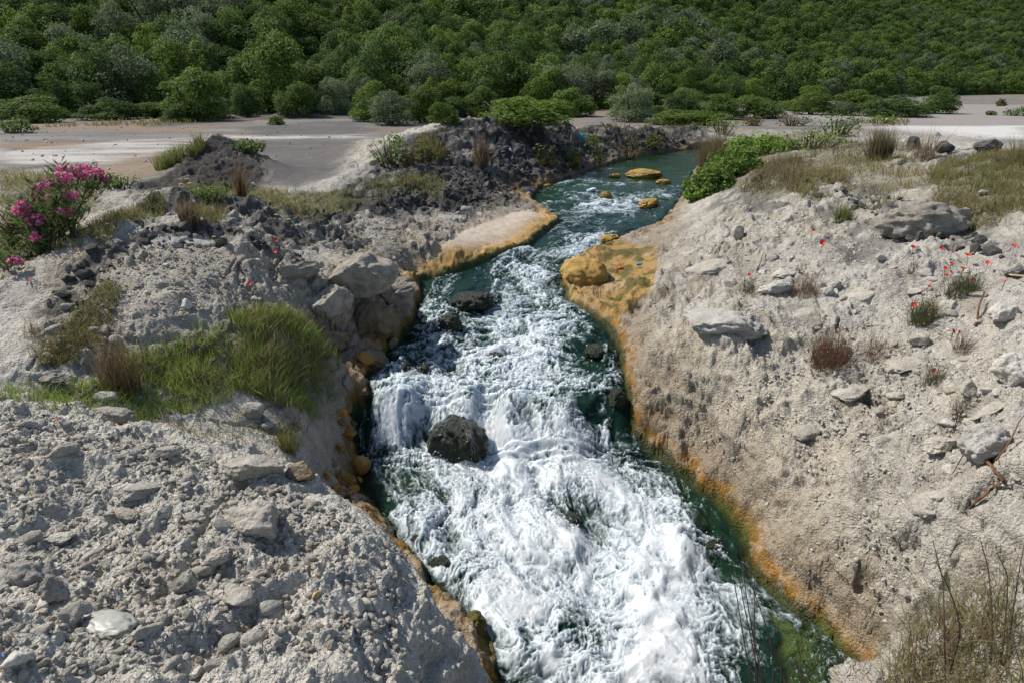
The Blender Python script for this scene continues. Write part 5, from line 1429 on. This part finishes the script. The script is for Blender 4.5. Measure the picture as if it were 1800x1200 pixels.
# ------------------------------------------------------------------ poppies, oleander, small flowers
M_RED = mat_plain('poppy_petal', (.70, .045, .012), .5, .35); M_PINK = mat_leaf('oleander_petal', .45); M_YEL = mat_plain('yellow_petal', (.72, .48, .02), .5, .3)
def poppy(u, v, wpx, label, seed):
    rng = np.random.default_rng(seed)
    p = hitg(u, v + 14)
    top = hitg(u, v); hgt = px(17, p)
    r = empty('poppy', p, label, 'poppy', 'red poppies on the dry banks')
    G = Geo(); e = np.array([rng.normal(0, .015), rng.normal(0, .015), hgt])
    tube(G, [(0, 0, -.02), e * .5 + rng.normal(0, .008, 3), e], [.0028, .0025, .002], (.12, .13, .06), 4)
    link('stem', G.mesh('stem'), M_LEAF, r)
    F_ = Geo(); R = px(wpx, p) * .55; V = [e]; Fc = []
    n = 16
    for ring, (rad, z) in enumerate(((.55, .34), (1.0, .6))):
        for k in range(n):
            a = 6.2832 * k / n
            q = R * rad * (1 + .16 * math.cos(4 * a + seed)) * rng.uniform(.9, 1.1)
            V.append(e + [q * math.cos(a), q * math.sin(a), R * z * rng.uniform(.6, 1.4)])
    for k in range(n):
        k2 = (k + 1) % n
        Fc.append([0, 1 + k, 1 + k2, 1 + k2]); Fc.append([1 + k, 1 + n + k, 1 + n + k2, 1 + k2])
    tl = Euler((rng.uniform(.15, .9), rng.normal(0, .35), 0)).to_matrix(); V = [np.array(e) + np.array(tl @ Vector(np.array(q) - e)) for q in V]
    F_.add(V, Fc, (1, 0, 0)); link('flower', F_.mesh('flower'), M_RED, r)
POP = [(1442, 431, 13, 'poppy standing alone high on the right bank'), (1425, 409, 7, 'tiny poppy above the lone one on the right bank'), (1602, 442, 10, 'poppy below the left end of the bulging boulder'), (1649, 442, 12, 'poppy below the right end of the bulging boulder'),
       (1668, 448, 8, 'faded poppy at the top of the patch'), (1700, 453, 14, 'poppy at the top right of the patch'), (1673, 468, 10, 'poppy in the middle of the patch'), (1660, 477, 12, 'left poppy of the level pair in the patch'), (1689, 477, 12, 'right poppy of the level pair in the patch'),
       (1729, 466, 13, 'poppy at the right end of the patch'), (1663, 490, 10, 'poppy at the lower left of the patch'), (1705, 494, 9, 'poppy at the lower right of the patch'), (1631, 508, 12, 'poppy on the tallest stem of the biggest poppy plant'), (1603, 540, 13, 'poppy at the left of the biggest poppy plant'),
       (1629, 540, 7, 'small poppy inside the biggest poppy plant'), (1670, 588, 9, 'left poppy of the pair on the rusty plant'), (1681, 588, 8, 'right poppy of the pair on the rusty plant'), (1634, 653, 10, 'poppy in the greenish twiggy plant'), (1445, 614, 9, 'poppy inside the largest dry bush'), (1317, 486, 8, 'faint poppy left of the crusty slab'),
       (1780, 437, 12, 'topmost poppy at the right edge'), (1760, 498, 6, 'tiny poppy near the tan strip at the right edge'), (113, 738, 9, 'poppy on the near left bank above the oblong block'), (58, 494, 8, 'poppy on the left slope below the oleander'), (444, 503, 11, 'poppy on the middle left mound by its nose'), (485, 428, 10, 'poppy near the dark crest of the middle left mound'), (487, 446, 11, 'lower poppy of the two by the dark crest')]
for i, (u, v, w, lab) in enumerate(POP): poppy(u, v, w * .72, 'red ' + lab, 1300 + i)
def ydaisy(u, v, label, seed):
    rng = np.random.default_rng(seed); p = hitg(u, v + 12); h = px(14, p)
    r = empty('yellow_flower', p, label, 'flower', 'yellow flowers on the left mound')
    G = Geo(); tube(G, [(0, 0, -.02), (.01, 0, h * .5), (0, 0, h)], [.003, .003, .002], (.12, .13, .05), 4); link('stem', G.mesh('stem'), M_LEAF, r)
    F_ = Geo(); R = px(4.2, p); V = [(0, 0, h + R * .3)]; n = 14
    for k in range(n):
        q = R * (1 if k % 2 else .7); V.append((q * math.cos(6.2832 * k / n), q * math.sin(6.2832 * k / n), h + R * .15))
    F_.add(V, [[0, 1 + k, 1 + (k + 1) % n, 1 + (k + 1) % n] for k in range(n)], (1, 1, 0)); link('flower', F_.mesh('flower'), M_YEL, r)
for i, (u, v, lab) in enumerate([(330, 318, 'topmost yellow flower over the saddle'), (336, 325, 'yellow flower just below the topmost one'), (320, 327, 'yellow flower left of the topmost pair'), (344, 382, 'yellow flower in the dry brownish tuft'), (487, 380, 'yellow flower left of the dark rocks on the saddle'), (509, 388, 'yellow flower nearest the dark rocks on the saddle'), (378, 419, 'yellow flower on the dark crest'), (141, 448, 'yellow flower in the olive grass strip'), (1556, 213, 'yellow flower on the low bush of the right plain'), (1568, 266, 'yellow flower on the right crest by the spiky bush')]):
    ydaisy(u, v, lab, 1400 + i)

def oleander(pts, root_uv, label):
    p0 = hitg(*root_uv); r = empty('oleander', p0, label, 'oleander'); rng = np.random.default_rng(77)
    P0 = np.array(p0); G = Geo(); L = Geo(); D = depth_of(p0)
    heads = []
    for (u, v, w, h) in pts:
        d = ray(u, v); D2 = D + rng.uniform(-.35, .45)
        e = np.array([d[0], d[1], d[2]]) * (D2 / (d[1] * CP - d[2] * SP)) + np.array([0, 0, CAM_Z]) - P0
        ld = e - np.array([0, 0, 0])
        b = np.array([e[0] * .35 + rng.normal(0, .1), rng.normal(0, .15), -.1]); b[2] = float(gz(b[0] + P0[0], b[1] + P0[1])) - P0[2] - .05
        m_ = b * .4 + e * .6 + np.array([0, 0, .08]) + rng.normal(0, .03, 3)
        tube(G, [b, b * .6 + m_ * .4, m_, e], [.016, .013, .01, .006], (.13, .12, .07), 5)
        heads.append((e, px(w, p0) * .5, px(h, p0) * .5))
        # whorls of long narrow leaves along the upper stem
        n = 110
        t = rng.random(n) ** .7; q = np.where(t[:, None] < .5, b + (m_ - b) * (t[:, None] * 2), m_ + (e - m_) * (t[:, None] * 2 - 1)) + rng.normal(0, .05, (n, 3))
        a = rng.uniform(0, 6.28, n); dr = unit(np.stack([np.cos(a), np.sin(a), rng.uniform(.3, 1.3, n)], 1))
        leaves(L, q + dr * .06, np.cross(dr, rng.normal(0, 1, (n, 3))), .12, .02, mixcol((.09, .13, .04), (.17, .22, .08), rng.random(n)), rng, along=dr * 3)
    link('stems', G.mesh('stems'), M_LEAF, r); link('leaves', L.mesh('leaves', False), M_LEAF, r)
    for e, w, h in heads:
        F_ = Geo(); n = int(np.clip(w * h * 9000, 40, 200))
        q = unit(rng.normal(0, 1, (n, 3))) * rng.uniform(.3, 1, (n, 1)) ** .5 * np.array([w, w * .7, h]) + e
        for k in range(3):
            leaves(F_, q + rng.normal(0, .008, q.shape), rng.normal(0, 1, (n, 3)) + [0, -.4, .6], .036, .032, mixcol((.80, .16, .38), (.88, .40, .60), rng.random(n)), rng)
        link('flower_cluster', F_.mesh('flower_cluster', False), M_PINK, r)
oleander([(92, 325, 40, 26), (112, 312, 30, 20), (142, 302, 44, 26), (165, 306, 36, 26), (180, 317, 22, 16), (72, 330, 34, 20), (108, 298, 28, 14), (70, 348, 24, 22), (95, 347, 24, 14), (122, 345, 28, 16), (40, 362, 30, 20), (36, 372, 22, 16), (60, 385, 34, 22), (64, 400, 30, 16), (98, 370, 34, 16), (112, 372, 26, 14), (78, 378, 20, 14), (18, 392, 16, 14), (14, 400, 12, 12), (40, 406, 26, 18), (62, 416, 18, 12), (86, 418, 10, 8)], (85, 440), 'tall oleander bush with clusters of pink flowers on the left')
oleander([(8, 452, 26, 14), (26, 458, 24, 14), (-8, 456, 20, 14)], (10, 476), 'low oleander branch with pink flowers at the left edge')

#@@LITTER
# ------------------------------------------------------------------ branches and litter
M_WOOD = mat_rock('rusty_dead_wood', (.13, .065, .03), (.24, .125, .06), (.33, .22, .13), 0, 3)
M_WOODG = mat_rock('grey_dead_wood', (.12, .10, .08), (.2, .17, .14), (.28, .25, .21), 0, 3)
def stick(name, pix, rad, mat, label, lift=.03, cat='branch', twigs=()):
    pts = [np.array(hitg(u, v)) + [0, 0, lift * l] for u, v, l in pix]; p0 = pts[0].copy()
    r = empty(name, p0, label, cat) if twigs else None
    def build(pp, rr):
        pp = np.array(pp); q = []; n = len(pp)
        tt = np.linspace(0, n - 1, (n - 1) * 5 + 1)
        for k in range(3): q.append(np.interp(tt, np.arange(n), pp[:, k]))
        q = np.stack(q, 1); q += np.stack([fbm(tt * 1.7 + k * 9, tt * 0 + k, oct=2, seed=5) for k in range(3)], 1) * rad * .9
        rd = np.interp(tt, [0, n - 1], rr) * (1 + .18 * vnoise(tt * 3.3, tt * 0, seed=9))
        G = Geo(); tube(G, q - p0, rd, (.2, .1, .05), 8); return G
    o = link('limb' if twigs else name, build(pts, (rad, rad * .65)).mesh(name), mat, r)
    if not twigs:
        o.location = p0; tag(o, label, cat)
    for tw in twigs:
        link('twig', build([np.array(hitg(u, v)) + [0, 0, lift * l] for u, v, l in tw], (rad * .5, rad * .22)).mesh('twig'), mat, r)
stick('dry_branch', [(1690, 792, 2), (1715, 815, 1.2), (1738, 848, 1), (1758, 867, 1), (1724, 888, 1), (1693, 912, .6)], .014, M_WOOD, 'forked rust brown dead branch lying below the biggest white boulder', .075, 'branch', [[(1718, 822, 1.3), (1690, 824, 1.5), (1670, 842, .6)], [(1745, 830, 1), (1775, 790, 2), (1800, 750, 2)]])
stick('dead_stub', [(1714, 576, .2), (1716, 560, 1.6), (1724, 535, 3)], .012, M_WOOD, 'short dead brown stub standing on the right bank', .04, 'stub')
stick('stick', [(222, 1037, .5), (258, 1034, .5), (294, 1037, .5)], .006, M_WOODG, 'thin grey stick lying on the near left bank', .02, 'stick')
stick('stick', [(1330, 478, .5), (1337, 465, 2), (1341, 455, 3)], .008, M_WOODG, 'small dead stick standing by the white crusty slab', .03, 'stick')
stick('root', [(520, 660, 1), (512, 690, 1), (540, 640, 1.5)], .004, M_WOODG, 'pale bare root trailing out of the tall grass', .03, 'root')

# foreground stems
def stems(pix_list, label, seed, cat='tall stems'):
    """bare upright stems rooted at the photographer's feet"""
    rng = np.random.default_rng(seed)
    u0 = sum(q[0][0] for q in pix_list) / len(pix_list)
    rootp = Vector(at_z(u0, 1235, -.15)); rootp.z = float(gz(rootp.x, rootp.y))
    r = empty('bare_plant', rootp, label, cat); P0 = np.array(rootp)
    for pix in pix_list:
        pts = []
        for k, (u, v) in enumerate(pix):
            d = ray(u, v)
            D = depth_of(rootp) + .10 * (k / len(pix)) + rng.normal(0, .02)
            pts.append(d * (D / (d[1] * CP - d[2] * SP)) + [0, 0, CAM_Z])
        g = pts[0].copy(); g[2] = float(gz(g[0], g[1])) - .05
        pts = [g] + pts
        pts = np.array(pts); tt = np.linspace(0, len(pts) - 1, (len(pts) - 1) * 4 + 1)
        q = np.stack([np.interp(tt, np.arange(len(pts)), pts[:, k]) for k in range(3)], 1)
        q[1:-1] = (q[:-2] + q[1:-1] * 2 + q[2:]) / 4
        G = Geo(); tube(G, q - P0, np.linspace(.0036, .0016, len(q)), (.10, .065, .05), 5)
        link('stem', G.mesh('stem'), M_LEAF, r)
stems([[(1322, 1198), (1310, 1140), (1297, 1060), (1285, 985)], [(1335, 1198), (1322, 1130), (1305, 1050), (1300, 1010)], [(1342, 1200), (1328, 1140), (1312, 1050), (1302, 960)], [(1330, 1200), (1325, 1110), (1327, 1040), (1326, 1010)]], 'dark bare stems rising in front of the pool, left bunch', 1)
stems([[(1388, 1200), (1362, 1150), (1340, 1080), (1322, 1030)], [(1360, 1200), (1358, 1150), (1352, 1120)], [(1375, 1200), (1368, 1130), (1355, 1075)], [(1410, 1200), (1405, 1170), (1408, 1140)]], 'dark bare stems rising in front of the algae pool, right bunch', 2)
stems([[(1662, 1200), (1660, 1100), (1658, 1020), (1640, 950)], [(1690, 1110), (1675, 1050), (1645, 985)], [(1740, 1195), (1745, 1100), (1738, 1000), (1724, 950)], [(1758, 1190), (1768, 1080), (1772, 1010), (1752, 970)], [(1762, 1200), (1780, 1080), (1792, 1000), (1800, 960)], [(1605, 1200), (1610, 1140), (1612, 1110)]], 'tall dark bare stems over the grass at the bottom right', 3)

def crumple(name, p, w, dims, mat, label, seed, rz=0.0, cat='litter', fold=.35, sub=4):
    V, F = _ICO[sub]; V = V.copy()
    V *= (1 + fold * (ridged(V[:, 0] * 1.7 + seed, V[:, 1] * 1.7, V[:, 2] * 1.7, oct=4, seed=seed, gain=.6) - .2))[:, None]
    V = V / np.abs(V).max(0) * np.array(dims) * w * .5; V[:, 2] -= V[:, 2].min() * .55
    o = link(name, mesh_from(name, V, F), mat); o.location = p; o.rotation_euler = (0, 0, rz)
    return tag(o, label, cat)
M_TEAL = mat_plain('teal_plastic', (.02, .36, .38), .35); M_FILM = mat_plain('milky_plastic', (.34, .34, .30), .45); M_BLUE = mat_plain('blue_plastic', (.10, .30, .55), .35); M_ORANGE = mat_plain('orange_plastic', (.75, .13, .02), .35); M_PALEB = mat_plain('pale_blue_plastic', (.42, .58, .68), .25); M_TAN = mat_plain('tan_board', (.52, .38, .17), .7); M_WPL = mat_plain('white_plastic', (.7, .7, .68), .4); M_LEAFD = mat_plain('dead_leaf', (.42, .31, .15), .7)
p = hitg(1021, 246); crumple('plastic_bag', p, px(14, p), (1, .7, .9), M_TEAL, 'crumpled teal plastic bag caught on the dark bank', 3)
p = hitg(195, 1110) + Vector((0, 0, .025)); crumple('plastic_bag', p, px(104, p), (1, .6, .17), M_FILM, 'crumpled milky plastic bag lying flat on the near left bank', 5, -.25)
p = hitg(3, 1158); crumple('plastic_scrap', p, px(14, p), (1, .7, .5), M_BLUE, 'bright blue plastic scrap at the bottom left edge', 6)
p = hitg(1125, 466); crumple('wrapper', p, px(15, p), (1, .5, .3), M_BLUE, 'blue and white wrapper on the mustard shelf', 7, .1)
p = hitg(1203, 295); crumple('plastic_scrap', p, px(12, p), (1, .7, .5), M_BLUE, 'blue plastic scrap at the water edge under the brown reeds', 8)
p = hitg(897, 268); crumple('plastic_scrap', p, px(8, p), (.7, .7, 1), M_WPL, 'white plastic scrap on the dark bank', 9)
p = hitg(82, 251); crumple('plastic_scrap', p, px(6, p), (1, .7, .6), M_WPL, 'white speck of litter out on the left plain', 10)
p = hitg(558, 1048); crumple('dead_leaf', p, px(22, p), (1, .5, .7), M_LEAFD, 'curled dead leaf on the edge of the near left bank', 11, .9, 'leaf', .5, 3)
def lathe(name, prof, mat, parent=None, n=20):
    V = []; F = []
    for r_, z in prof:
        for k in range(n): V.append((r_ * math.cos(6.2832 * k / n), r_ * math.sin(6.2832 * k / n), z))
    for i in range(len(prof) - 1):
        for k in range(n): F.append([i * n + k, i * n + (k + 1) % n, (i + 1) * n + (k + 1) % n, (i + 1) * n + k])
    return link(name, mesh_from(name, np.array(V), np.array(F)), mat, parent)
q = wat(1040, 338, .05); r = empty('bottle', q, 'pale blue plastic bottle stranded on the stone in the upstream riffle', 'bottle'); r.rotation_euler = (math.radians(70), 0, .9)
s = px(18, q); lathe('body', [(0, -s * .5), (s * .2, -s * .5), (s * .2, s * .2), (s * .08, s * .4), (s * .08, s * .44)], M_PALEB, r); lathe('cap', [(s * .09, s * .44), (s * .09, s * .52), (0, s * .52)], M_WPL, r)
q = hitg(1090, 474); o = lathe('litter_scrap', [(0, .0), (px(4, q), .0), (px(4, q), px(4, q)), (px(3.4, q), px(5, q)), (0, px(5, q))], M_ORANGE); o.location = q; tag(o, 'small orange bottle cap on the mustard shelf', 'bottle cap')
import bmesh
bm = bmesh.new(); bmesh.ops.create_cube(bm, size=1); q = hitg(1788, 490); s = px(30, q)
bmesh.ops.scale(bm, vec=(s, s * .28, s * .05), verts=bm.verts); bmesh.ops.bevel(bm, geom=bm.edges[:], offset=s * .012, segments=2, affect='EDGES')
me = bpy.data.meshes.new('board'); bm.to_mesh(me); bm.free(); o = link('board', me, M_TAN); o.location = q + Vector((0, 0, .02)); o.rotation_euler = (.1, .1, .05); tag(o, 'flat tan board scrap lying at the right edge', 'board')

# ------------------------------------------------------------------ spray
rng = np.random.default_rng(5); G = Geo()
sel = np.nonzero((foamv > .6) & keepw & (wyg > 4.6) & (wyg < 9.5) & (big > .05) & (calm < .7))
k = rng.choice(len(sel[0]), 2600)
ii, jj = sel[0][k], sel[1][k]
base_ = np.stack([wx_[ii, jj], wy_[ii, jj], wz[ii, jj]], 1).astype(np.float64)
rise = np.abs(rng.normal(0, .045, len(k))) * (1 + 1.2 * (rng.random(len(k)) < .15))
cen = base_ + np.stack([rng.normal(0, .02, len(k)), rng.normal(0, .03, len(k)) - rise * .5, rise], 1)
sz = rng.uniform(.0022, .007, len(k)) * np.where(rng.random(len(k)) < .1, 1.6, 1)
oc = np.array([[1, 0, 0], [-1, 0, 0], [0, 1, 0], [0, -1, 0], [0, 0, 1], [0, 0, -1]], float); of = np.array([[0, 2, 4], [2, 1, 4], [1, 3, 4], [3, 0, 4], [2, 0, 5], [1, 2, 5], [3, 1, 5], [0, 3, 5]])
ax_ = np.stack([sz * rng.uniform(.7, 1.3, len(k)), sz * rng.uniform(.7, 1.6, len(k)), sz * rng.uniform(.7, 2.2, len(k))], 1)
V = (cen[:, None] + oc[None] * ax_[:, None]).reshape(-1, 3)
G.add(V, (of[None] + (np.arange(len(k)) * 6)[:, None, None]).reshape(-1, 3), (1, 1, 1))
M_SPRAY = mat_plain('water_spray', (.85, .87, .88), .3, .3)
tag(link('spray', G.mesh('spray'), M_SPRAY), 'white flecks of spray thrown up by the rapid', kind='stuff')
